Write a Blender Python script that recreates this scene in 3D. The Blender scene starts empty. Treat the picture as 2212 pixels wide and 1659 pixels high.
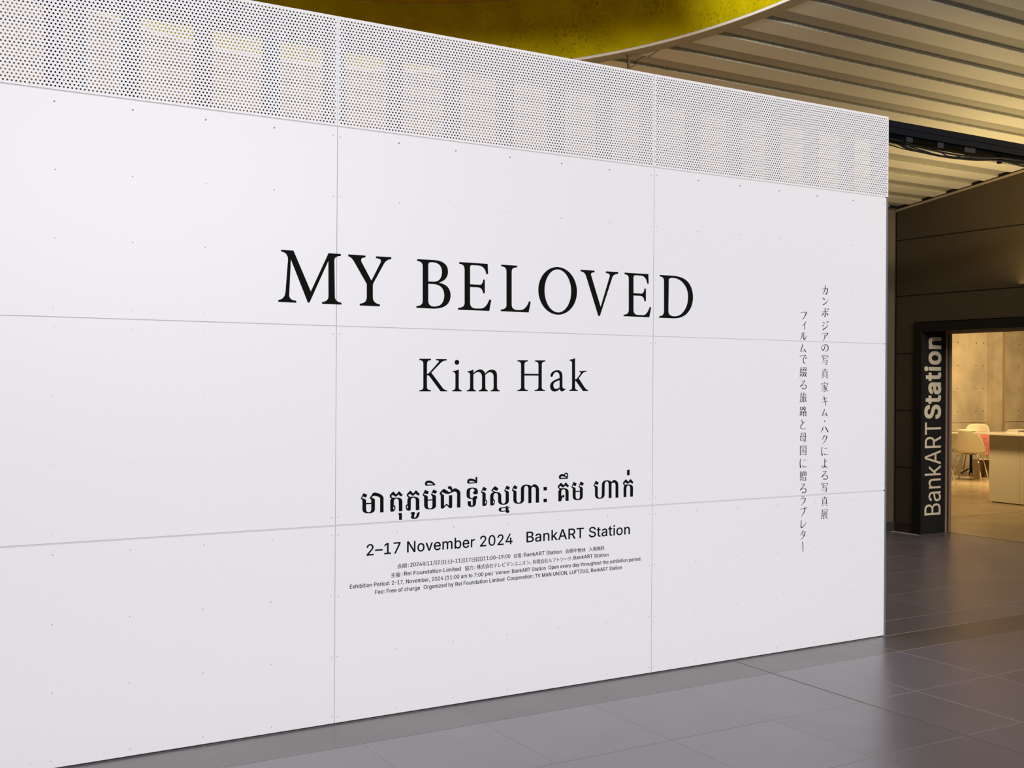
import bpy, bmesh, math, random
from mathutils import Vector, Matrix
random.seed(4)
scn = bpy.context.scene
COL = scn.collection
PI = math.pi

# ------------------------------------------------------------------ camera
YAW, PIT, ROL, FPX = 1.03742976, -0.00163631, 0.00576229, 2405.225
CAMP = Vector((-5.52071, -4.78234, 1.56774))
F = Vector((math.cos(YAW)*math.cos(PIT), math.sin(YAW)*math.cos(PIT), math.sin(PIT)))
R0 = Vector((math.sin(YAW), -math.cos(YAW), 0)); U0 = R0.cross(F)
R2 = R0*math.cos(ROL) + U0*math.sin(ROL); U2 = U0*math.cos(ROL) - R0*math.sin(ROL)
cd = bpy.data.cameras.new('camera'); cam = bpy.data.objects.new('camera', cd); COL.objects.link(cam)
cd.sensor_width = 36; cd.lens = FPX/2212*36; cd.clip_end = 100; cd.clip_start = .05
m = Matrix((R2, U2, -F)).transposed().to_4x4(); m.translation = CAMP
cam.matrix_world = m
scn.camera = cam

# ------------------------------------------------------------------ world, lights, exposure
w = bpy.data.worlds.new('world'); scn.world = w; w.use_nodes = True
bgn = w.node_tree.nodes['Background']; bgn.inputs[0].default_value = (.80, .86, 1, 1); bgn.inputs[1].default_value = .11
vs = scn.view_settings; vs.view_transform = 'Standard'; vs.look = 'None'; vs.exposure = 0; vs.gamma = 1; vs.use_curve_mapping = False

def area(name, loc, target, sx, sy, power, col):
    l = bpy.data.lights.new(name, 'AREA'); l.shape = 'RECTANGLE'; l.size = sx; l.size_y = sy; l.energy = power; l.color = col
    o = bpy.data.objects.new(name, l); COL.objects.link(o); o.location = loc
    o.rotation_euler = (Vector(target)-Vector(loc)).to_track_quat('-Z', 'Y').to_euler(); return o
def spot(name, loc, target, power, col, ang=70, blend=.6, rad=.05):
    l = bpy.data.lights.new(name, 'SPOT'); l.energy = power; l.color = col; l.spot_size = math.radians(ang); l.spot_blend = blend; l.shadow_soft_size = rad
    o = bpy.data.objects.new(name, l); COL.objects.link(o); o.location = loc
    o.rotation_euler = (Vector(target)-Vector(loc)).to_track_quat('-Z', 'Y').to_euler(); return o
WHITE = (.96, .945, .985)
WARM = (1, .68, .29)
area('concourse_light', (-1.0, -20.0, 6.10), (-2.0, 0, 1.0), 11.0, 1.6, 3750, WHITE)
spot('washer_light_near', (-1.2, -2.6, 3.8), (-.4, 0, 2.7), 3, WHITE, 70, 1, .12)
spot('washer_light_far', (-5.8, -2.4, 3.8), (-5.2, 0, 2.7), 4, WHITE, 80, 1, .12)
spot('recess_light_near', (-1.9, -1.3, 3.9), (-.76, .25, 4.08), 150, (1, .99, .92), 30, 1, .04)
spot('recess_light_far', (-5.3, .3, 3.75), (-4.2, 1.85, 3.85), 18, (1, .99, .92), 50, 1, .04)
area('added_deck_fill', (3.3, 1.3, 2.35), (3.0, 1.25, 3.75), 1.0, 1.9, 42, (1, .75, .31))  # added warm fill lifting the deck near the door, no fixture there
area('added_edge_fill', (3.7, -1.0, 3.45), (1.2, 2.0, 3.6), .3, .3, 21, (1, .74, .30))  # added fill raking across the deck edges, not an actual lamp
area('added_passage_fill', (-2.9, 1.9, .35), (-2.9, 1.9, 3.5), 5.0, 1.3, 66, (1, .64, .27))  # added fill from below to warm the deck behind the partition, no fixture
g0 = area('gallery_light_near', (6.3, 5.4, 2.86), (8.2, 4.4, .2), .5, .5, 95, WARM)
g1 = area('gallery_light_far', (12.0, 6.8, 2.86), (13.4, 9.3, 1.2), 3.2, 1.0, 150, WARM); g1.data.spread = math.radians(150)
g2 = area('gallery_light_mid', (10.2, 6.4, 2.88), (10.2, 6.4, 0), 1.6, 1.6, 75, WARM); g2.data.spread = math.radians(85)

# ------------------------------------------------------------------ materials
def mat(name, col, rough=.6, metal=0, spec=.5, noise=None, bump=None, rand=0, extra=None):
    M = bpy.data.materials.new(name); M.use_nodes = True; nt = M.node_tree; N = nt.nodes; L = nt.links
    b = N['Principled BSDF']; b.inputs['Base Color'].default_value = (*col, 1); b.inputs['Roughness'].default_value = rough
    b.inputs['Metallic'].default_value = metal; b.inputs['Specular IOR Level'].default_value = spec
    tc = N.new('ShaderNodeTexCoord'); src = None
    if noise:
        sc, amt, det = noise[:3]; col2 = noise[3] if len(noise) > 3 else tuple(c*(1-amt) for c in col)
        n = N.new('ShaderNodeTexNoise'); n.inputs['Scale'].default_value = sc; n.inputs['Detail'].default_value = det
        geo = N.new('ShaderNodeNewGeometry'); L.new(geo.outputs['Position'], n.inputs['Vector'])
        rp = N.new('ShaderNodeValToRGB'); rp.color_ramp.elements[0].position = .35; rp.color_ramp.elements[1].position = .68
        rp.color_ramp.elements[0].color = (*col2, 1); rp.color_ramp.elements[1].color = (*col, 1)
        L.new(n.outputs['Fac'], rp.inputs[0]); src = rp.outputs[0]
    if rand:
        oi = N.new('ShaderNodeObjectInfo'); mr = N.new('ShaderNodeMapRange'); mr.inputs['To Min'].default_value = 1-rand; mr.inputs['To Max'].default_value = 1+rand
        L.new(oi.outputs['Random'], mr.inputs['Value']); mx = N.new('ShaderNodeVectorMath'); mx.operation = 'SCALE'
        if src: L.new(src, mx.inputs[0])
        else: mx.inputs[0].default_value = col
        L.new(mr.outputs[0], mx.inputs['Scale']); src = mx.outputs[0]
    if src: L.new(src, b.inputs['Base Color'])
    if bump:
        sc, st = bump[:2]; n2 = N.new('ShaderNodeTexNoise'); n2.inputs['Scale'].default_value = sc; n2.inputs['Detail'].default_value = 5
        geo2 = N.new('ShaderNodeNewGeometry'); L.new(geo2.outputs['Position'], n2.inputs['Vector'])
        bp = N.new('ShaderNodeBump'); bp.inputs['Strength'].default_value = st; bp.inputs['Distance'].default_value = .01
        L.new(n2.outputs['Fac'], bp.inputs['Height']); L.new(bp.outputs[0], b.inputs['Normal'])
    if extra: extra(nt, b, src)
    return M

def tile_extra(nt, b, src):     # slight roughness clouds, so reflections look hazy
    b.inputs['IOR'].default_value = 1.75
    N, L = nt.nodes, nt.links
    n = N.new('ShaderNodeTexNoise'); n.inputs['Scale'].default_value = 3; n.inputs['Detail'].default_value = 4
    g = N.new('ShaderNodeNewGeometry'); L.new(g.outputs['Position'], n.inputs['Vector'])
    mr = N.new('ShaderNodeMapRange'); mr.inputs['To Min'].default_value = .26; mr.inputs['To Max'].default_value = .36
    L.new(n.outputs['Fac'], mr.inputs['Value']); L.new(mr.outputs[0], b.inputs['Roughness'])

def panel_extra(nt, b, src):    # white paint with scuffs near the floor and faint specks
    N, L = nt.nodes, nt.links
    g = N.new('ShaderNodeNewGeometry'); sp = N.new('ShaderNodeSeparateXYZ'); L.new(g.outputs['Position'], sp.inputs[0])
    base = (.83, .825, .835)
    # scuffs: stretched noise, thresholded, only below z = .09
    mp = N.new('ShaderNodeMapping'); mp.inputs['Scale'].default_value = (9, 1, 45); L.new(g.outputs['Position'], mp.inputs['Vector'])
    n = N.new('ShaderNodeTexNoise'); n.inputs['Scale'].default_value = 1.6; n.inputs['Detail'].default_value = 6; n.inputs['Roughness'].default_value = .75; L.new(mp.outputs[0], n.inputs['Vector'])
    r = N.new('ShaderNodeValToRGB'); r.color_ramp.elements[0].position = .60; r.color_ramp.elements[1].position = .70
    L.new(n.outputs['Fac'], r.inputs[0])
    mr = N.new('ShaderNodeMapRange'); mr.inputs['From Min'].default_value = .10; mr.inputs['From Max'].default_value = .03; mr.inputs['To Min'].default_value = 0; mr.inputs['To Max'].default_value = .30
    L.new(sp.outputs['Z'], mr.inputs['Value'])
    ml = N.new('ShaderNodeMath'); ml.operation = 'MULTIPLY'; L.new(r.outputs[0], ml.inputs[0]); L.new(mr.outputs[0], ml.inputs[1])
    # specks
    v = N.new('ShaderNodeTexVoronoi'); v.inputs['Scale'].default_value = 7.0; L.new(g.outputs['Position'], v.inputs['Vector'])
    r2 = N.new('ShaderNodeValToRGB'); r2.color_ramp.elements[0].position = .012; r2.color_ramp.elements[1].position = .02
    r2.color_ramp.elements[0].color = (.25, .25, .25, 1); r2.color_ramp.elements[1].color = (0, 0, 0, 1); L.new(v.outputs['Distance'], r2.inputs[0])
    mxm = N.new('ShaderNodeMath'); mxm.operation = 'MAXIMUM'; L.new(ml.outputs[0], mxm.inputs[0]); L.new(r2.outputs[0], mxm.inputs[1])
    mix = N.new('ShaderNodeMix'); mix.data_type = 'RGBA'; mix.inputs[6].default_value = (*base, 1); mix.inputs[7].default_value = (.36, .34, .31, 1)
    L.new(mxm.outputs[0], mix.inputs[0]); L.new(mix.outputs[2], b.inputs['Base Color'])
    n3 = N.new('ShaderNodeTexNoise'); n3.inputs['Scale'].default_value = 60; n3.inputs['Detail'].default_value = 3; L.new(g.outputs['Position'], n3.inputs['Vector'])
    bp = N.new('ShaderNodeBump'); bp.inputs['Strength'].default_value = .03; bp.inputs['Distance'].default_value = .004
    L.new(n3.outputs['Fac'], bp.inputs['Height']); L.new(bp.outputs[0], b.inputs['Normal'])

M = {}
M['panel'] = mat('white_painted_panel', (.83, .825, .835), .42, spec=.4, extra=panel_extra)
M['perf'] = mat('white_perforated_metal', (.83, .825, .83), .45, spec=.4)
M['seam'] = mat('seam_backing', (.60, .58, .56), .8)
M['screw'] = mat('painted_screw', (.62, .61, .60), .4)
M['dot'] = mat('screw_hole', (.05, .05, .05), .6)
M['vinyl'] = mat('black_vinyl', (.0055, .006, .0045), .7, spec=.04)
M['base'] = mat('black_base_shadow', (.01, .01, .012), .7)  # black put in for the dark gap and shadow below the panels
M['post'] = mat('galvanised_post', (.15, .16, .185), .5)
M['postw'] = mat('post_white', (.62, .62, .60), .5)
M['stud'] = mat('dark_steel_stud', (.02, .022, .028), .6)
M['tile'] = mat('grey_porcelain_tile', (.205, .182, .212), .3, spec=1.0, noise=(2.2, .10, 6), rand=.05, bump=(180, .05), extra=tile_extra)
M['tile_brown'] = mat('grey_brown_tile', (.160, .136, .135), .3, spec=.6, noise=(2.2, .12, 6), rand=.05, bump=(180, .05), extra=tile_extra)
M['grout'] = mat('beige_grout', (.46, .42, .38), .7)
M['expansion'] = mat('brown_expansion_joint', (.17, .13, .10), .8)
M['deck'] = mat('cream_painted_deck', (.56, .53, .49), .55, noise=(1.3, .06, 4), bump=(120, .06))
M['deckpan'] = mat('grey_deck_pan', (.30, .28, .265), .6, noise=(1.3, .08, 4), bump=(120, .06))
M['rail'] = mat('rough_deck_edge', (.46, .44, .33), .7, noise=(55, .35, 8), bump=(90, .5))
M['soffit'] = mat('beige_soffit', (.30, .27, .235), .6)
M['trim'] = mat('white_trim', (.88, .87, .86), .4)
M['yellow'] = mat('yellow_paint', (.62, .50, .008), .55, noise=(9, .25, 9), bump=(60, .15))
def mould(nt, b, src):
    N, L = nt.nodes, nt.links
    g = N.new('ShaderNodeNewGeometry')
    n = N.new('ShaderNodeTexNoise'); n.inputs['Scale'].default_value = 48; n.inputs['Detail'].default_value = 12; n.inputs['Roughness'].default_value = .72; L.new(g.outputs['Position'], n.inputs['Vector'])
    n2 = N.new('ShaderNodeTexNoise'); n2.inputs['Scale'].default_value = 2.2; n2.inputs['Detail'].default_value = 3; L.new(g.outputs['Position'], n2.inputs['Vector'])
    r = N.new('ShaderNodeValToRGB'); r.color_ramp.elements[0].position = .51; r.color_ramp.elements[1].position = .66; L.new(n.outputs['Fac'], r.inputs[0])
    r2 = N.new('ShaderNodeValToRGB'); r2.color_ramp.elements[0].position = .44; r2.color_ramp.elements[1].position = .62; L.new(n2.outputs['Fac'], r2.inputs[0])
    ml = N.new('ShaderNodeMath'); ml.operation = 'MULTIPLY'; L.new(r.outputs[0], ml.inputs[0]); L.new(r2.outputs[0], ml.inputs[1])
    m2 = N.new('ShaderNodeMath'); m2.operation = 'MULTIPLY'; m2.inputs[1].default_value = .75; L.new(ml.outputs[0], m2.inputs[0])
    mix = N.new('ShaderNodeMix'); mix.data_type = 'RGBA'; mix.inputs[7].default_value = (.07, .05, .004, 1)
    L.new(m2.outputs[0], mix.inputs[0]); L.new(src, mix.inputs[6]); L.new(mix.outputs[2], b.inputs['Base Color'])
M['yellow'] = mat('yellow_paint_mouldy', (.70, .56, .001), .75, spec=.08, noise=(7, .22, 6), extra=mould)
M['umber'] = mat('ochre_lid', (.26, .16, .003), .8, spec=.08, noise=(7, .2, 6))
M['beam'] = mat('black_steel_beam', (.004, .006, .009), .65, spec=.06)
M['beamgap'] = mat('beam_groove', (.003, .003, .004), .9, spec=.03)
M['plate'] = mat('charcoal_splice_plate', (.016, .018, .024), .6, spec=.2)
M['cable'] = mat('black_cable', (.006, .007, .008), .6, spec=.2)
M['pipe'] = mat('olive_pipe', (.20, .16, .08), .5)
M['brown'] = mat('dark_brown_panel', (.058, .042, .021), .55, noise=(1.1, .15, 4), bump=(150, .05))
M['brown2'] = mat('brown_return_wall', (.095, .068, .034), .55, noise=(1.1, .15, 4))
M['joint'] = mat('dark_joint', (.022, .016, .009), .8)
M['ledge'] = mat('beige_ledge', (.34, .27, .19), .5)
M['frame'] = mat('black_portal_frame', (.010, .009, .007), .6, spec=.2)
M['jamb'] = mat('black_jamb', (.012, .011, .010), .6, spec=.2)
M['bronze'] = mat('bronze_metal', (.30, .21, .14), .45, metal=.2)
M['sign'] = mat('cream_sign_vinyl', (.68, .57, .38), .5)
M['conc'] = mat('board_marked_concrete', (.56, .50, .41), .75, noise=(2.6, .30, 9), bump=(25, .15))
M['concfloor'] = mat('polished_concrete', (.36, .29, .19), .24, noise=(1.6, .30, 7), bump=(30, .03))
M['hole'] = mat('tie_hole', (.07, .055, .035), .9)
M['stain'] = mat('formwork_joint', (.16, .12, .08), .9)
M['lacquer'] = mat('white_lacquer', (.78, .74, .66), .35)
M['counter'] = mat('cream_cabinet', (.62, .58, .48), .45)
M['shell'] = mat('white_plastic_shell', (.76, .72, .60), .35)
M['chrome'] = mat('chrome', (.75, .73, .70), .15, metal=1)
M['paper'] = mat('white_paper', (.82, .80, .76), .7)
M['cover'] = mat('dark_green_cover', (.05, .07, .05), .5)
M['crate'] = mat('pale_crate', (.34, .26, .17), .6)
M['edgegold'] = mat('amber_light_edge', (.46, .24, .05), .5)  # amber colour painted in for the warm edge of a strip light
def check(nt, b, src):
    N, L = nt.nodes, nt.links
    tc = N.new('ShaderNodeTexCoord'); mp = N.new('ShaderNodeMapping'); mp.inputs['Scale'].default_value = (1, 1, 1); L.new(tc.outputs['UV'], mp.inputs['Vector'])
    ck = N.new('ShaderNodeTexBrick'); ck.inputs['Color1'].default_value = (.27, .025, .04, 1); ck.inputs['Color2'].default_value = (.31, .03, .05, 1); ck.inputs['Mortar'].default_value = (.50, .24, .20, 1)
    ck.inputs['Scale'].default_value = 1; ck.offset = 0; ck.inputs['Brick Width'].default_value = .024; ck.inputs['Row Height'].default_value = .024; ck.inputs['Mortar Size'].default_value = .0035
    L.new(mp.outputs[0], ck.inputs['Vector']); L.new(ck.outputs[0], b.inputs['Base Color'])
M['cloth'] = mat('red_check_cloth', (.4, .03, .05), .8, extra=check)

# ------------------------------------------------------------------ helpers
def tag(o, label=None, cat=None, group=None, kind=None):
    if label: o['label'] = label
    if cat: o['category'] = cat
    if group: o['group'] = group
    if kind: o['kind'] = kind
    return o
def link(name, me, parent=None, mats=(), loc=None):
    o = bpy.data.objects.new(name, me); COL.objects.link(o)
    for k in mats:
        if me and M[k].name not in [x.name for x in me.materials if x]: me.materials.append(M[k])
    if parent: o.parent = parent
    if loc is not None: o.location = loc
    return o
def empty(name, loc=(0, 0, 0)):
    o = bpy.data.objects.new(name, None); COL.objects.link(o); o.location = loc; o.empty_display_size = .1; return o
def bm_mesh(name, bm, smooth=False):
    me = bpy.data.meshes.new(name); bm.to_mesh(me); bm.free()
    if smooth:
        for p in me.polygons: p.use_smooth = True
    return me
def addbox(bm, x0, x1, y0, y1, z0, z1, mi=0):
    v = [bm.verts.new(p) for p in ((x0,y0,z0),(x1,y0,z0),(x1,y1,z0),(x0,y1,z0),(x0,y0,z1),(x1,y0,z1),(x1,y1,z1),(x0,y1,z1))]
    for f in ((0,3,2,1),(4,5,6,7),(0,1,5,4),(1,2,6,5),(2,3,7,6),(3,0,4,7)):
        fc = bm.faces.new([v[i] for i in f]); fc.material_index = mi
def box(name, x0, x1, y0, y1, z0, z1, m, parent=None, bevel=0, origin=None):
    """box in world coordinates with its origin at its own base centre (parents sit at the world origin)"""
    c = origin or ((x0+x1)/2, (y0+y1)/2, z0)
    bm = bmesh.new(); addbox(bm, x0-c[0], x1-c[0], y0-c[1], y1-c[1], z0-c[2], z1-c[2])
    if bevel: bmesh.ops.bevel(bm, geom=bm.edges[:], offset=bevel, segments=1, affect='EDGES')
    pl = Vector(parent.location) if parent else Vector()
    return link(name, bm_mesh(name, bm), parent, [m], Vector(c)-pl)
def addtube(bm, pts, r, seg=8, r1=None, cap=True):
    pts = [Vector(p) for p in pts]; rings = []
    for i, p in enumerate(pts):
        d = (pts[min(i+1, len(pts)-1)]-pts[max(i-1, 0)]).normalized()
        a = d.orthogonal().normalized() if not rings else (pa - d*pa.dot(d)).normalized()
        pa = a; b = d.cross(a); rr = r if r1 is None else r+(r1-r)*i/(len(pts)-1)
        rings.append([bm.verts.new(p+(a*math.cos(t)+b*math.sin(t))*rr) for t in [2*PI*k/seg for k in range(seg)]])
    for A, B in zip(rings, rings[1:]):
        for k in range(seg): f = bm.faces.new((A[k], A[(k+1) % seg], B[(k+1) % seg], B[k])); f.smooth = True
    if cap: bm.faces.new(rings[0][::-1]); bm.faces.new(rings[-1])
def tube(name, pts, r, m, parent=None, seg=8, r1=None, origin=None):
    c = Vector(origin) if origin is not None else Vector(pts[0])
    bm = bmesh.new(); addtube(bm, [Vector(p)-c for p in pts], r, seg, r1)
    pl = Vector(parent.location) if parent else Vector()
    return link(name, bm_mesh(name, bm), parent, [m], c-pl)
def curve_mesh(cu):
    o = bpy.data.objects.new('tmp', cu); COL.objects.link(o)
    dg = bpy.context.evaluated_depsgraph_get(); me = bpy.data.meshes.new_from_object(o.evaluated_get(dg))
    bpy.data.objects.remove(o); bpy.data.curves.remove(cu); return me

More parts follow.
